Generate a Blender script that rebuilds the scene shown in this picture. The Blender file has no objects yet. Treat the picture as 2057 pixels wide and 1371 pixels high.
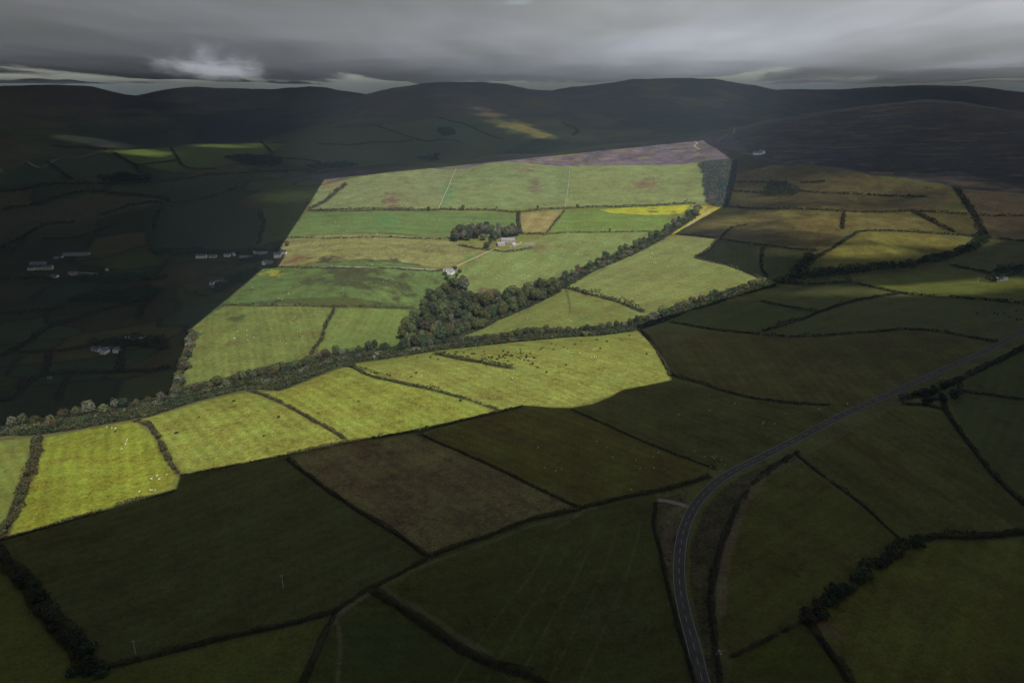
SKY, CL_LEFT, CL_RIGHT, CL_OVER, HAZE, EXPO, BILLOW, GLOW = .12, .067, .23, .0315, 1.05e-4, .44, .016, .2
import bpy, bmesh, math, random
import numpy as np
from mathutils import Vector, Matrix
from mathutils.geometry import delaunay_2d_cdt

random.seed(7)
rng = np.random.default_rng(11)
SC = bpy.context.scene
COL = SC.collection
R = math.radians

# ------------------------------------------------------------------ camera
W, H = 2057.0, 1371.0
F = 1450.0                      # focal length in pixels of the photograph
CX, CY = W / 2, H / 2
EYE = 185.0                     # row of the true horizon
PITCH = math.atan((CY - EYE) / F)
ZC = 240.0
SP, CP = math.sin(PITCH), math.cos(PITCH)


def ray(px, py):
    px = np.asarray(px, float); py = np.asarray(py, float)
    xc = (px - CX) / F; yc = (CY - py) / F
    dx = xc; dy = CP + yc * SP; dz = -SP + yc * CP
    hd = np.hypot(dx, dy)
    return np.arctan2(dx, dy), dz / hd      # azimuth, slope


def lattice(ix, iy, seed):
    n = (ix.astype(np.int64) * 374761393 + iy.astype(np.int64) * 668265263 + seed * 974634) & 0x7fffffff
    n = (n ^ (n >> 13)) * 1274126177 & 0x7fffffff
    n = n ^ (n >> 16)
    return (n & 0xffff) / 65535.0


def vnoise(x, y, seed=0):
    xi = np.floor(x); yi = np.floor(y)
    fx = x - xi; fy = y - yi
    fx = fx * fx * (3 - 2 * fx); fy = fy * fy * (3 - 2 * fy)
    a = lattice(xi, yi, seed); b = lattice(xi + 1, yi, seed)
    c = lattice(xi, yi + 1, seed); d = lattice(xi + 1, yi + 1, seed)
    return (a * (1 - fx) + b * fx) * (1 - fy) + (c * (1 - fx) + d * fx) * fy


def fbm(x, y, seed=0, octs=4, gain=.5):
    s = 0; a = 1; t = 0
    for k in range(octs):
        s = s + a * vnoise(x * 2 ** k, y * 2 ** k, seed + k * 17); t += a; a *= gain
    return s / t


# ------------------------------------------------------------------ terrain from control points
CT, CR, CZ = [], [], []


def cz(px, py, z):
    th, e = ray(px, py)
    CT.append(float(th)); CR.append((z - ZC) / float(e)); CZ.append(z)


def cr(px, py, r):
    th, e = ray(px, py)
    CT.append(float(th)); CR.append(r); CZ.append(ZC + r * float(e))


def ch(px, r, z, py=300):
    th, e = ray(px, py)
    CT.append(float(th)); CR.append(r); CZ.append(z)


for th in (-50, -25, 0, 25, 50):
    for rr in (35, 110):
        CT.append(R(th)); CR.append(rr); CZ.append(0.0)
for p in [(-250, 1371, 0), (0, 1371, 0), (500, 1371, 0), (1000, 1371, 0), (1500, 1371, 0), (2057, 1371, 0), (2300, 1371, 0),
          (-200, 1100, -3), (0, 1100, -2), (500, 1100, 0), (1000, 1100, 2), (1500, 1100, 2), (2057, 1100, 0), (2300, 1100, 0),
          (-200, 950, -14), (0, 950, -12), (250, 950, -7), (500, 950, -3), (1000, 950, 3), (1500, 950, 3), (2057, 900, 5), (2300, 900, 6),
          # convex edge of the bright strip above the stream
          (-150, 900, -26), (0, 886, -23), (90, 876, -20), (200, 860, -17), (290, 842, -15), (400, 812, -12), (490, 790, -11), (560, 790, -9), (640, 760, -10), (700, 738, -12), (850, 716, -13),
          (1000, 697, -14), (1150, 680, -14), (1270, 668, -13), (1000, 770, 0), (700, 810, -3), (1200, 750, 1), (350, 890, -7),
          # the stream and its wood
          (-100, 875, -50), (60, 853, -50), (200, 831, -51), (340, 803, -52), (450, 772, -53), (600, 735, -55), (700, 712, -57), (800, 697, -60), (900, 682, -56), (1000, 674, -50), (1150, 661, -42), (1260, 650, -34),
          (860, 640, -61), (890, 580, -50), (980, 610, -52), (1060, 590, -45), (1110, 565, -40),
          (1090, 625, -40), (1200, 610, -32), (1130, 578, -33), (1290, 560, -20), (1400, 500, 0), (1440, 480, 6), (1500, 560, -8), (1400, 605, -20), (1250, 505, -14), (1340, 462, 2), (1400, 425, 14),
          # slopes beyond
          (420, 710, -48), (450, 640, -44), (600, 650, -44), (700, 600, -38), (560, 560, -36), (800, 545, -30), (905, 547, -38), (1020, 545, -32),
          (650, 500, -22), (850, 480, -14), (1020, 488, -14), (1150, 480, -8), (1200, 520, -20), (1000, 450, -2), (1250, 440, 8),
          (650, 425, 6), (900, 422, 10), (1150, 415, 14), (1380, 410, 22), (680, 366, 34), (900, 338, 46), (1140, 327, 55), (1390, 325, 68), (1440, 370, 48),
          # right hand dark ground
          (1340, 720, -4), (1500, 640, -5), (1500, 740, 2), (1700, 690, 5), (1650, 610, 0), (1900, 640, 8), (2057, 620, 12), (2300, 640, 14), (1800, 780, 6), (1650, 570, -4),
          (1600, 555, -8), (1750, 540, -2), (1900, 515, 6), (1980, 480, 16), (2057, 540, 16), (2300, 500, 22), (1560, 500, 8), (1750, 490, 16),
          (1600, 440, 28), (1800, 430, 36), (2057, 440, 36), (2300, 440, 36), (1550, 385, 46), (1750, 385, 56), (1950, 400, 54), (2057, 395, 58), (1540, 320, 88), (1700, 345, 82), (1900, 375, 68),
          # left hand dark valley
          (-150, 720, -72), (60, 740, -72), (200, 720, -72), (330, 720, -60), (-150, 610, -70), (100, 620, -70), (300, 620, -62), (0, 535, -60), (160, 535, -58), (330, 530, -52), (480, 515, -42), (400, 580, -52),
          (-150, 450, -24), (50, 460, -26), (300, 450, -18), (500, 440, -8), (-150, 400, 0), (50, 400, 2), (300, 390, 14), (500, 372, 26), (-150, 350, 28), (60, 352, 28), (250, 350, 30), (400, 352, 28)]:
    cz(*p)
# heather crest and the hidden ground behind it
for px, py, z in [(560, 349, 38), (700, 342, 48), (850, 328, 60), (1000, 312, 72), (1200, 294, 84), (1350, 279, 96)]:
    cz(px, py, z)
for px, py, z in [(620, 356, 36), (1413, 284, 95), (1460, 300, 96)]:
    cz(px, py, z)
for px, r, z in [(850, 2750, -10), (1000, 2950, 0), (1200, 3150, 20)]:
    ch(px, r, z)
# moor on the right
for px, py, r in [(1450, 262, 2900), (1550, 242, 3050), (1650, 224, 3200), (1750, 212, 3350), (1850, 201, 3500), (1950, 206, 3500), (2057, 226, 3400), (2300, 250, 3300), (1600, 285, 2300), (1750, 265, 2500), (1900, 270, 2450), (2057, 300, 2200), (2300, 320, 2100), (1850, 320, 1950)]:
    cr(px, py, r)
for px, r, z in [(1450, 3700, 40), (1650, 4200, 60), (1850, 4600, 80), (2057, 4500, 60), (2300, 4500, 60)]:
    ch(px, r, z)
# left middle ridge and the valley fields behind
for px, py, r in [(-150, 318, 2300), (60, 322, 2350), (190, 304, 2550), (300, 297, 2650), (400, 291, 2750), (500, 288, 2850), (560, 284, 2950), (640, 268, 3150), (760, 250, 3500), (880, 232, 3900),
                  (430, 320, 2400), (560, 318, 2350), (700, 305, 2600), (900, 285, 2950), (900, 262, 3300), (1050, 262, 3400), (1080, 276, 3250), (1000, 235, 3900), (1200, 240, 4200), (1250, 266, 3600), (1400, 245, 4000)]:
    cr(px, py, r)
for px, r, z in [(-150, 3000, -20), (60, 3000, -20), (300, 3250, -10), (480, 3500, -10)]:
    ch(px, r, z)
for px, py, r in [(-150, 280, 3500), (100, 282, 3500), (250, 272, 3800), (360, 250, 4300), (430, 262, 4200), (560, 258, 4300), (640, 240, 4600), (100, 235, 4300), (250, 225, 4600), (330, 218, 4900), (500, 220, 5600), (640, 212, 6200)]:
    cr(px, py, r)
# skyline hills
for px, py, r in [(-150, 182, 5200), (0, 177, 5200), (100, 173, 5200), (165, 174, 5200), (220, 184, 5250), (290, 197, 5300), (360, 210, 5300), (430, 226, 5300),
                  (700, 200, 5300), (760, 186, 5400), (820, 174, 5500), (880, 168, 5500), (960, 169, 5500), (1020, 170, 5500), (1055, 178, 5500), (1100, 184, 5600),
                  (1180, 176, 6400), (1260, 167, 6400), (1330, 158, 6400), (1400, 159, 6400), (1480, 168, 6400), (1540, 178, 6400), (1600, 188, 6400),
                  (1650, 180, 7300), (1760, 175, 7300), (1900, 174, 7300), (1980, 178, 7300), (2057, 188, 7300), (2250, 196, 7300)]:
    cr(px, py, r)
for px, py, r in [(310, 189, 7800), (360, 180, 7800), (430, 178, 7800), (510, 182, 7800), (560, 180, 8300), (610, 174, 8300), (650, 176, 8300), (700, 186, 8300), (750, 192, 8300)]:
    cr(px, py, r)
for px, r, z in [(-150, 6300, 60), (100, 6300, 60), (300, 6300, 70), (500, 6600, 60), (900, 6700, 80), (1330, 7600, 90), (1900, 8600, 90), (1100, 7400, 100)]:
    ch(px, r, z)
for px in (-200, 200, 600, 1000, 1400, 1800, 2200):
    ch(px, 9600, 90)

CT = np.array(CT); CR = np.array(CR); CZ = np.array(CZ)
AU = 2.2
CU, CV, CG = CT * AU, np.log(CR), CZ / CR


def phi(d2):
    return .5 * d2 * np.log(d2 + 1e-9)


n = len(CU)
A = np.zeros((n + 3, n + 3))
A[:n, :n] = phi((CU[:, None] - CU) ** 2 + (CV[:, None] - CV) ** 2) + np.eye(n) * 2e-4
A[:n, n] = 1; A[:n, n + 1] = CU; A[:n, n + 2] = CV
A[n:, :n] = A[:n, n:].T
WT = np.linalg.solve(A, np.concatenate([CG, np.zeros(3)]))

TH = np.concatenate([np.radians(np.linspace(-180, -47, 67)[:-1]), np.radians(np.linspace(-47, 47, 680)), np.radians(np.linspace(47, 180, 67)[1:])])
LR = np.linspace(math.log(30), math.log(9700), 1500)


def g_eval(th, lr):
    thc = np.clip(th, R(-46), R(46)) * AU
    out = WT[n] + WT[n + 1] * thc + WT[n + 2] * lr
    for k in range(n):
        out = out + WT[k] * phi((thc - CU[k]) ** 2 + (lr - CV[k]) ** 2)
    return out


# evaluate on a coarser lattice, refine linearly
cth = np.concatenate([TH[:66:3], np.radians(np.linspace(-47, 47, 260)), TH[-66::3], TH[-1:]])
cth = np.unique(cth)
clr = np.linspace(LR[0], LR[-1], 420)
gg = g_eval(cth[:, None], clr[None, :])


def resample(M, x0, x1, axis):
    M = np.moveaxis(M, axis, 0)
    i = np.clip(np.searchsorted(x0, x1) - 1, 0, len(x0) - 2)
    t = ((x1 - x0[i]) / (x0[i + 1] - x0[i]))[:, None]
    return np.moveaxis(M[i] * (1 - t) + M[i + 1] * t, 0, axis)


G = resample(resample(gg, cth, TH, 0), clr, LR, 1)
fade = np.clip((110 - np.abs(np.degrees(TH))) / 50, 0, 1)[:, None]
RR = np.exp(LR)
ZG = G * RR[None, :]
flat = np.where(LR < math.log(150), 0, ZG)
k150 = np.clip((RR - 60) / 140, 0, 1)[None, :]
ZG = ZG * k150
ZG = np.clip(ZG, -85, 330) * fade
XG = np.sin(TH)[:, None] * RR; YG = np.cos(TH)[:, None] * RR
far = np.clip((RR - 1800) / 2500, 0, 1)[None, :]
ZG = ZG + (fbm(XG / 70, YG / 70, 3, 3) - .5) * 2.6 * np.clip(RR / 300, 0, 1)[None, :]
ZG = ZG + far * (fbm(XG / 420, YG / 420, 9, 5, .58) - .5) * 46
ZG[0] = ZG[-1]


def gz(x, y):
    """terrain height under (x, y): the same bilinear sheet the ground mesh is"""
    x = np.asarray(x, float); y = np.asarray(y, float)
    th = np.arctan2(x, y); lr = np.log(np.maximum(np.hypot(x, y), 31))
    i = np.clip(np.searchsorted(TH, th) - 1, 0, len(TH) - 2)
    j = np.clip(((lr - LR[0]) / (LR[1] - LR[0])).astype(int), 0, len(LR) - 2)
    a = (th - TH[i]) / (TH[i + 1] - TH[i]); b = np.clip((lr - LR[j]) / (LR[1] - LR[0]), 0, 1)
    return (ZG[i, j] * (1 - a) + ZG[i + 1, j] * a) * (1 - b) + (ZG[i, j + 1] * (1 - a) + ZG[i + 1, j + 1] * a) * b


def at(px, py):
    """where the line of sight through a photo pixel first meets the land"""
    px = np.atleast_1d(np.asarray(px, float)); py = np.atleast_1d(np.asarray(py, float))
    th, e = ray(px, py)
    lr = np.linspace(math.log(60), math.log(9600), 800)
    r = np.exp(lr)
    X = np.sin(th)[:, None] * r; Y = np.cos(th)[:, None] * r
    below = (ZC + e[:, None] * r) < gz(X, Y)
    k = np.argmax(below, 1); k[~below.any(1)] = len(r) - 1
    k = np.maximum(k, 1)
    lo = r[k - 1].copy(); hi = r[k].copy()
    for _ in range(18):
        m = (lo + hi) / 2
        b = (ZC + e * m) < gz(np.sin(th) * m, np.cos(th) * m)
        hi = np.where(b, m, hi); lo = np.where(b, lo, m)
    x = np.sin(th) * hi; y = np.cos(th) * hi
    return np.stack([x, y, gz(x, y)], 1)


def line(pts, step=None, smooth=True):
    """photo polyline -> world polyline on the land, evenly resampled"""
    p = at([q[0] for q in pts], [q[1] for q in pts])[:, :2]
    if smooth and len(p) > 2:
        q = np.vstack([2 * p[0] - p[1], p, 2 * p[-1] - p[-2]])
        out = []
        for i in range(1, len(q) - 2):
            for t in np.linspace(0, 1, 12, endpoint=False):
                a, b, c, d = q[i - 1], q[i], q[i + 1], q[i + 2]
                out.append(.5 * (2 * b + (c - a) * t + (2 * a - 5 * b + 4 * c - d) * t * t + (3 * b - a - 3 * c + d) * t ** 3))
        out.append(p[-1]); p = np.array(out)
    d = np.concatenate([[0], np.cumsum(np.hypot(*np.diff(p, axis=0).T))])
    L = d[-1]
    step = step or max(1.0, L / 200)
    t = np.linspace(0, L, max(2, int(L / step) + 1))
    x = np.interp(t, d, p[:, 0]); y = np.interp(t, d, p[:, 1])
    return np.stack([x, y, gz(x, y)], 1), t


# ------------------------------------------------------------------ small helpers
def tag(o, label=None, cat=None, group=None, kind=None):
    if label: o['label'] = label
    if cat: o['category'] = cat
    if group: o['group'] = group
    if kind: o['kind'] = kind
    return o


def link(name, me, mat=None, parent=None, loc=None):
    o = bpy.data.objects.new(name, me); COL.objects.link(o)
    if mat is not None:
        if me.materials: me.materials[0] = mat
        else: me.materials.append(mat)
    if parent is not None: o.parent = parent
    if loc is not None: o.location = loc
    return o


def empty(name, loc, rz=0.0):
    o = bpy.data.objects.new(name, None); COL.objects.link(o)
    o.location = loc; o.rotation_euler = (0, 0, rz); o.empty_display_size = 1
    return o


def mesh_np(name, V, Fq, smooth=False):
    V = np.ascontiguousarray(V, np.float32); Fq = np.ascontiguousarray(Fq, np.int32)
    k = Fq.shape[1]
    me = bpy.data.meshes.new(name)
    me.vertices.add(len(V)); me.vertices.foreach_set('co', V.ravel())
    me.loops.add(Fq.size); me.loops.foreach_set('vertex_index', Fq.ravel())
    me.polygons.add(len(Fq)); me.polygons.foreach_set('loop_start', np.arange(0, Fq.size, k, dtype=np.int32))
    me.update(calc_edges=True)
    if smooth: me.polygons.foreach_set('use_smooth', np.ones(len(Fq), bool))
    me.validate()
    return me


def leaf_arrays(C, N, S, r=rng):
    """leaf clumps: bent four-cornered leaves centred on C, facing roughly N"""
    m = len(C)
    N = N + r.normal(0, .45, (m, 3)); N /= np.linalg.norm(N, axis=1)[:, None] + 1e-9
    a = r.normal(0, 1, (m, 3)); U = np.cross(N, a); U /= np.linalg.norm(U, axis=1)[:, None] + 1e-9
    Vv = np.cross(N, U)
    s = (S * r.uniform(.65, 1.3, m))[:, None] * .5
    asp = r.uniform(.6, 1.0, (m, 1))
    q = np.stack([C - U * s * 1.15, C - Vv * s * asp + N * s * .25, C + U * s * 1.15, C + Vv * s * asp + N * s * .25], 1)
    return q.reshape(-1, 3)


def leaf_mesh(name, C, N, S, r=rng):
    V = leaf_arrays(np.asarray(C), np.asarray(N), np.broadcast_to(S, (len(C),)), r)
    return mesh_np(name, V, np.arange(len(V)).reshape(-1, 4))


def srgb(r, g, b):
    c = np.array([r, g, b], float) / 255
    return np.where(c <= .04045, c / 12.92, ((c + .055) / 1.055) ** 2.4)


K = 2.6          # sunlit radiance of a white surface after exposure


def alb(r, g, b):
    """base colour whose sunlit picture value is (r, g, b)"""
    return tuple(np.clip(srgb(r, g, b) / K, 0.002, .8))


def nodes(name):
    m = bpy.data.materials.new(name); m.use_nodes = True
    nt = m.node_tree; nt.nodes.clear()
    return m, nt, nt.nodes, nt.links


def varied(name, col, amount=.35, scale=.6, rough=.9, detail=4, rand=.0, second=None, bump=0, spec=.15):
    """principled surface whose own colour is mottled by noise in object space"""
    m, nt, N, L = nodes(name)
    out = N.new('ShaderNodeOutputMaterial'); b = N.new('ShaderNodeBsdfPrincipled')
    tc = N.new('ShaderNodeTexCoord'); nz = N.new('ShaderNodeTexNoise')
    nz.inputs['Scale'].default_value = scale; nz.inputs['Detail'].default_value = detail; nz.inputs['Roughness'].default_value = .65
    L.new(tc.outputs['Object'], nz.inputs['Vector'])
    mp = N.new('ShaderNodeMapRange'); mp.inputs[1].default_value = .25; mp.inputs[2].default_value = .75
    mp.inputs[3].default_value = 1 - amount; mp.inputs[4].default_value = 1 + amount
    L.new(nz.outputs['Fac'], mp.inputs[0])
    src = None
    if second is not None:
        mx = N.new('ShaderNodeMix'); mx.data_type = 'RGBA'
        mx.inputs[6].default_value = (*col, 1); mx.inputs[7].default_value = (*second, 1)
        n2 = N.new('ShaderNodeTexNoise'); n2.inputs['Scale'].default_value = scale * .37; n2.inputs['Detail'].default_value = 3
        L.new(tc.outputs['Object'], n2.inputs['Vector'])
        m2 = N.new('ShaderNodeMapRange'); m2.inputs[1].default_value = .4; m2.inputs[2].default_value = .62
        L.new(n2.outputs['Fac'], m2.inputs[0]); L.new(m2.outputs[0], mx.inputs[0]); src = mx.outputs[2]
    hs = N.new('ShaderNodeHueSaturation')
    if src is None: hs.inputs['Color'].default_value = (*col, 1)
    else: L.new(src, hs.inputs['Color'])
    if rand > 0:
        oi = N.new('ShaderNodeObjectInfo')
        rr = N.new('ShaderNodeMapRange'); rr.inputs[3].default_value = 1 - rand; rr.inputs[4].default_value = 1 + rand
        L.new(oi.outputs['Random'], rr.inputs[0])
        mu = N.new('ShaderNodeMath'); mu.operation = 'MULTIPLY'
        L.new(mp.outputs[0], mu.inputs[0]); L.new(rr.outputs[0], mu.inputs[1]); L.new(mu.outputs[0], hs.inputs['Value'])
        h2 = N.new('ShaderNodeMapRange'); h2.inputs[3].default_value = .5 - rand * .06; h2.inputs[4].default_value = .5 + rand * .06
        wn = N.new('ShaderNodeTexWhiteNoise'); wn.noise_dimensions = '1D'
        L.new(oi.outputs['Random'], wn.inputs['W']); L.new(wn.outputs['Value'], h2.inputs[0]); L.new(h2.outputs[0], hs.inputs['Hue'])
    else:
        L.new(mp.outputs[0], hs.inputs['Value'])
    L.new(hs.outputs[0], b.inputs['Base Color'])
    b.inputs['Roughness'].default_value = rough; b.inputs['Specular IOR Level'].default_value = spec
    if bump:
        bp = N.new('ShaderNodeBump'); bp.inputs['Strength'].default_value = bump; bp.inputs['Distance'].default_value = .3
        L.new(nz.outputs['Fac'], bp.inputs['Height']); L.new(bp.outputs[0], b.inputs['Normal'])
    L.new(b.outputs[0], out.inputs[0])
    return m
# ------------------------------------------------------------------ what grows where: surface colours of the land, some sunlight painted in
def inside(poly, x, y):
    res = np.zeros(x.shape, bool)
    n_ = len(poly)
    for i in range(n_):
        x0, y0 = poly[i]; x1, y1 = poly[(i + 1) % n_]
        if y0 == y1: continue
        c = (y0 > y) != (y1 > y)
        res ^= c & (x < (x1 - x0) * (y - y0) / (y1 - y0) + x0)
    return res


fx, fy = XG.ravel(), YG.ravel()
fr = np.hypot(fx, fy); fz = ZG.ravel(); fth = np.arctan2(fx, fy)
C3 = np.zeros((len(fx), 3)); GRAIN = np.full(len(fx), .5)
n1 = fbm(fx / 260, fy / 260, 21, 4); n2 = fbm(fx / 45, fy / 45, 33, 4); n3 = fbm(fx / 700, fy / 700, 5, 3)


def mix(a, b, t):
    return a * (1 - t[..., None]) + b * t[..., None]


def sstep(x, a, b):
    t = np.clip((x - a) / (b - a), 0, 1); return t * t * (3 - 2 * t)


near_green = np.array(alb(134, 140, 68)); left_green = np.array(alb(98, 104, 70)); olive = np.array(alb(150, 142, 88))
base = mix(np.broadcast_to(near_green, C3.shape), np.broadcast_to(olive, C3.shape), sstep(fth, R(6), R(22)) * .5 + .0 * n1)
base = mix(base, np.broadcast_to(left_green, C3.shape), sstep(-fth, R(5), R(18)) * sstep(fr, 500, 800))
base = mix(base, np.broadcast_to(np.array(alb(146, 136, 94)), C3.shape), sstep(n1, .5, .72) * .35)
hill = mix(np.broadcast_to(np.array(alb(122, 134, 112)), C3.shape), np.broadcast_to(np.array(alb(108, 100, 102)), C3.shape), sstep(fz + 90 * (n3 - .5), 70, 150))
hill = mix(hill, np.broadcast_to(np.array(alb(80, 92, 94)), C3.shape), sstep(n1 + .0, .52, .6) * (fz < 130))
C3 = mix(base, hill, sstep(fr, 2650, 3300))

# patchwork of small enclosed fields on the left slopes and in the far valleys
def cells(x, y, size, seed, rot=.35):
    u = (x * math.cos(rot) + y * math.sin(rot)) / size; v = (-x * math.sin(rot) + y * math.cos(rot)) / (size * .72)
    iu, iv = np.floor(u), np.floor(v)
    b1 = np.full(x.shape, 9.); b2 = np.full(x.shape, 9.); cid = np.zeros(x.shape)
    for di in (-1, 0, 1):
        for dj in (-1, 0, 1):
            a, b = iu + di, iv + dj
            du = u - a - .15 - .7 * lattice(a, b, seed); dv = v - b - .15 - .7 * lattice(a, b, seed + 5)
            d = np.abs(du) * .75 + np.abs(dv) * .75 + .3 * np.hypot(du, dv)
            nw = d < b1
            b2 = np.where(nw, b1, np.minimum(b2, d)); cid = np.where(nw, lattice(a, b, seed + 9), cid); b1 = np.where(nw, d, b1)
    return cid, (b2 - b1) * size * .5


left_zone = sstep(-fth, R(5), R(9)) * sstep(fr, 620, 760) * (1 - sstep(fr, 2500, 2700))
far_zone = sstep(fr, 2300, 2600) * (1 - sstep(fz + 60 * (n3 - .5), 95, 140)) * (1 - sstep(fr, 5200, 6000))
for zone, size, seed in ((left_zone, 150, 301), (far_zone, 260, 331)):
    ii = np.nonzero(zone > .01)[0]
    cid, dd_ = cells(fx[ii], fy[ii], size, seed)
    pal = np.array([.86, .82, .62]) * np.array([alb(*q) for q in ((92, 112, 78), (114, 116, 76), (84, 98, 72), (108, 122, 74), (122, 118, 80), (80, 104, 78), (106, 110, 78), (98, 118, 80))])
    cc = pal[(cid * 7.99).astype(int)] * (.65 + .75 * ((cid * 37.7) % 1))[:, None]
    cc = mix(cc, np.broadcast_to(np.array(alb(56, 58, 44)), cc.shape), 1 - sstep(dd_ + 5 * (n2[ii] - .5), 2 + fr[ii] * .0012, 4 + fr[ii] * .002))
    C3[ii] = mix(C3[ii], cc, zone[ii] * .8)
# far heath, scree and grass on the hills
hz2 = sstep(fr, 2700, 3300)
hn1 = fbm(fx / 300 + 5, fy / 700, 401, 5, .62); hn2 = fbm(fx / 900, fy / 1500 + 3, 402, 4, .55)
C3 = mix(C3, C3 * np.array([1.7, 1.5, 1.15]), hz2 * sstep(hn1, .5, .66) * .7)
C3 = mix(C3, np.broadcast_to(np.array(alb(70, 80, 80)), C3.shape), hz2 * sstep(hn2, .52, .62) * .6)
C3 = mix(C3, np.broadcast_to(np.array(alb(150, 140, 96)), C3.shape), hz2 * sstep(fbm(fx / 240, fy / 420, 403, 5, .6), .58, .68) * .5)

FLOORS = [[(-60, 880), (70, 874), (180, 857), (268, 841), (300, 836), (400, 804), (490, 783), (560, 784), (640, 753), (695, 731), (780, 717), (800, 700), (690, 706), (600, 728), (440, 766), (330, 795), (200, 822), (60, 846), (-60, 862)],
          [(760, 722), (900, 701), (1000, 691), (1130, 678), (1270, 666), (1292, 640), (1240, 655), (1130, 664), (1000, 675), (905, 684), (800, 702)],
          [(1100, 572), (1150, 548), (1200, 528), (1250, 506), (1290, 488), (1330, 466), (1368, 444), (1395, 425), (1405, 432), (1370, 456), (1335, 477), (1295, 499), (1250, 520), (1200, 541), (1130, 580)],
          [(905, 560), (934, 566), (936, 596), (980, 601), (1050, 590), (1108, 572), (1128, 584), (1062, 617), (1000, 643), (945, 669), (902, 686), (850, 700), (790, 716), (795, 702), (812, 672), (838, 632), (862, 596), (885, 576)],
          [(1275, 655), (1330, 628), (1385, 608), (1450, 588), (1556, 566), (1556, 576), (1450, 606), (1385, 625), (1290, 660)]]
FIELDS = []   # (photo polygon, colour in sunlight, grain)


def field(px, c, grain=.5):
    FIELDS.append((px, c, grain))


# moorland and heather
field([(530, 356), (560, 350), (700, 343), (800, 335), (1000, 315), (1200, 297), (1350, 282), (1450, 265), (1550, 245), (1650, 227), (1750, 215), (1850, 204), (2057, 229), (2300, 256), (2300, 420), (2057, 390), (1920, 378), (1820, 356), (1750, 352), (1660, 335), (1600, 330), (1540, 322), (1470, 322), (1400, 326), (1140, 334), (905, 341), (655, 363)], (125, 112, 125), 1.1)
field([(1470, 268), (1550, 247), (1650, 229), (1750, 217), (1850, 206), (2057, 231), (2300, 258), (2300, 418), (2057, 389), (1920, 377), (1820, 355), (1750, 351), (1660, 334), (1600, 329), (1545, 320), (1500, 306)], (94, 87, 82), 1.15)
field([(1455, 300), (1500, 312), (1545, 322), (1600, 330), (1560, 340), (1480, 352), (1466, 330)], (98, 92, 66), .8)
# bright strip above the stream
field([(-250, 900), (0, 884), (70, 879), (20, 1060), (0, 1083), (-250, 1120)], (138, 150, 72))
field([(90, 877), (180, 860), (270, 844), (325, 890), (355, 950), (345, 978), (180, 1030), (20, 1072)], (150, 157, 58), .72)
field([(285, 842), (400, 808), (490, 787), (600, 830), (695, 882), (570, 912), (365, 948)], (152, 159, 72), .72)
field([(520, 786), (560, 786), (640, 757), (690, 738), (850, 780), (1000, 824), (840, 862), (695, 884)], (152, 159, 70), .72)
field([(695, 734), (870, 707), (1000, 690), (1150, 676), (1280, 667), (1340, 735), (1345, 762), (1250, 785), (1150, 816), (1050, 814), (1000, 822), (850, 782)], (154, 160, 77), .72)
# fields beyond the stream
field([(905, 680), (1000, 637), (1130, 577), (1200, 600), (1292, 624), (1265, 652), (1100, 668)], (134, 142, 74), .6)
field([(1128, 576), (1200, 530), (1300, 492), (1400, 478), (1442, 480), (1395, 516), (1470, 535), (1558, 571), (1420, 602), (1300, 640), (1240, 606)], (142, 151, 86), .6)
field([(870, 543), (912, 543), (916, 565), (885, 600), (840, 640), (838, 618), (868, 578)], (106, 126, 70), .8)
field([(930, 592), (912, 548), (985, 503), (1050, 498), (1100, 470), (1200, 466), (1305, 464), (1250, 505), (1170, 535), (1100, 555), (1040, 585)], (136, 150, 86), .6)
field([(525, 540), (890, 541), (870, 575), (838, 618), (450, 613)], (106, 126, 70), .9)
field([(450, 614), (670, 618), (640, 690), (622, 724), (500, 752), (370, 772), (380, 662)], (126, 137, 72), .7)
field([(670, 618), (836, 619), (800, 690), (780, 702), (625, 724), (645, 680)], (124, 140, 72), .6)
field([(570, 478), (905, 480), (965, 503), (900, 536), (557, 536)], (146, 146, 88), .8)
field([(615, 426), (1038, 430), (1040, 450), (905, 476), (576, 476)], (114, 136, 76), .6)
field([(640, 372), (690, 362), (915, 340), (882, 420), (620, 422)], (141, 151, 100), .8)
field([(917, 340), (1144, 334), (1136, 416), (884, 420)], (137, 152, 96), .8)
field([(1146, 334), (1400, 326), (1415, 370), (1422, 407), (1138, 416)], (144, 156, 94), .8)
field([(1046, 428), (1132, 424), (1099, 467), (1045, 466)], (162, 150, 92), .6)
field([(1136, 422), (1260, 417), (1395, 412), (1365, 440), (1325, 464), (1104, 468)], (124, 146, 70), .6)
field([(1200, 421), (1390, 412), (1365, 430), (1300, 432), (1230, 428)], (198, 200, 56), .6)  # lifted yellow paints a sun streak into the sward
field([(1395, 412), (1452, 414), (1380, 455), (1352, 471), (1330, 466)], (192, 182, 72), .8)  # yellowed to carry the painted sun streak on
field([(1404, 326), (1470, 321), (1454, 412), (1420, 406)], (64, 84, 78), 1.2)
# tan rushy fields on the right
field([(1468, 352), (1560, 330), (1640, 334), (1750, 353), (1900, 377), (1925, 400), (1870, 424), (1700, 424), (1452, 414)], (142, 130, 82), .9)
field([(1925, 380), (2057, 392), (2300, 420), (2300, 500), (2057, 482), (1980, 470), (1945, 410)], (132, 116, 84), .9)
field([(1452, 416), (1700, 425), (1830, 424), (1910, 464), (1726, 463), (1690, 470), (1580, 465), (1440, 462), (1365, 470)], (154, 142, 80), .9)
field([(1365, 470), (1440, 460), (1690, 470), (1700, 490), (1640, 503), (1537, 493), (1442, 480)], (130, 118, 74), .9)
field([(1442, 481), (1537, 494), (1540, 560), (1500, 545), (1395, 517)], (112, 116, 66), .7)
field([(1537, 494), (1640, 504), (1600, 545), (1560, 568), (1540, 560)], (108, 112, 62), .7)
field([(1728, 466), (1833, 467), (1965, 488), (1900, 512), (1800, 530), (1650, 540), (1645, 518), (1690, 490)], (158, 150, 74), .8)
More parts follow.
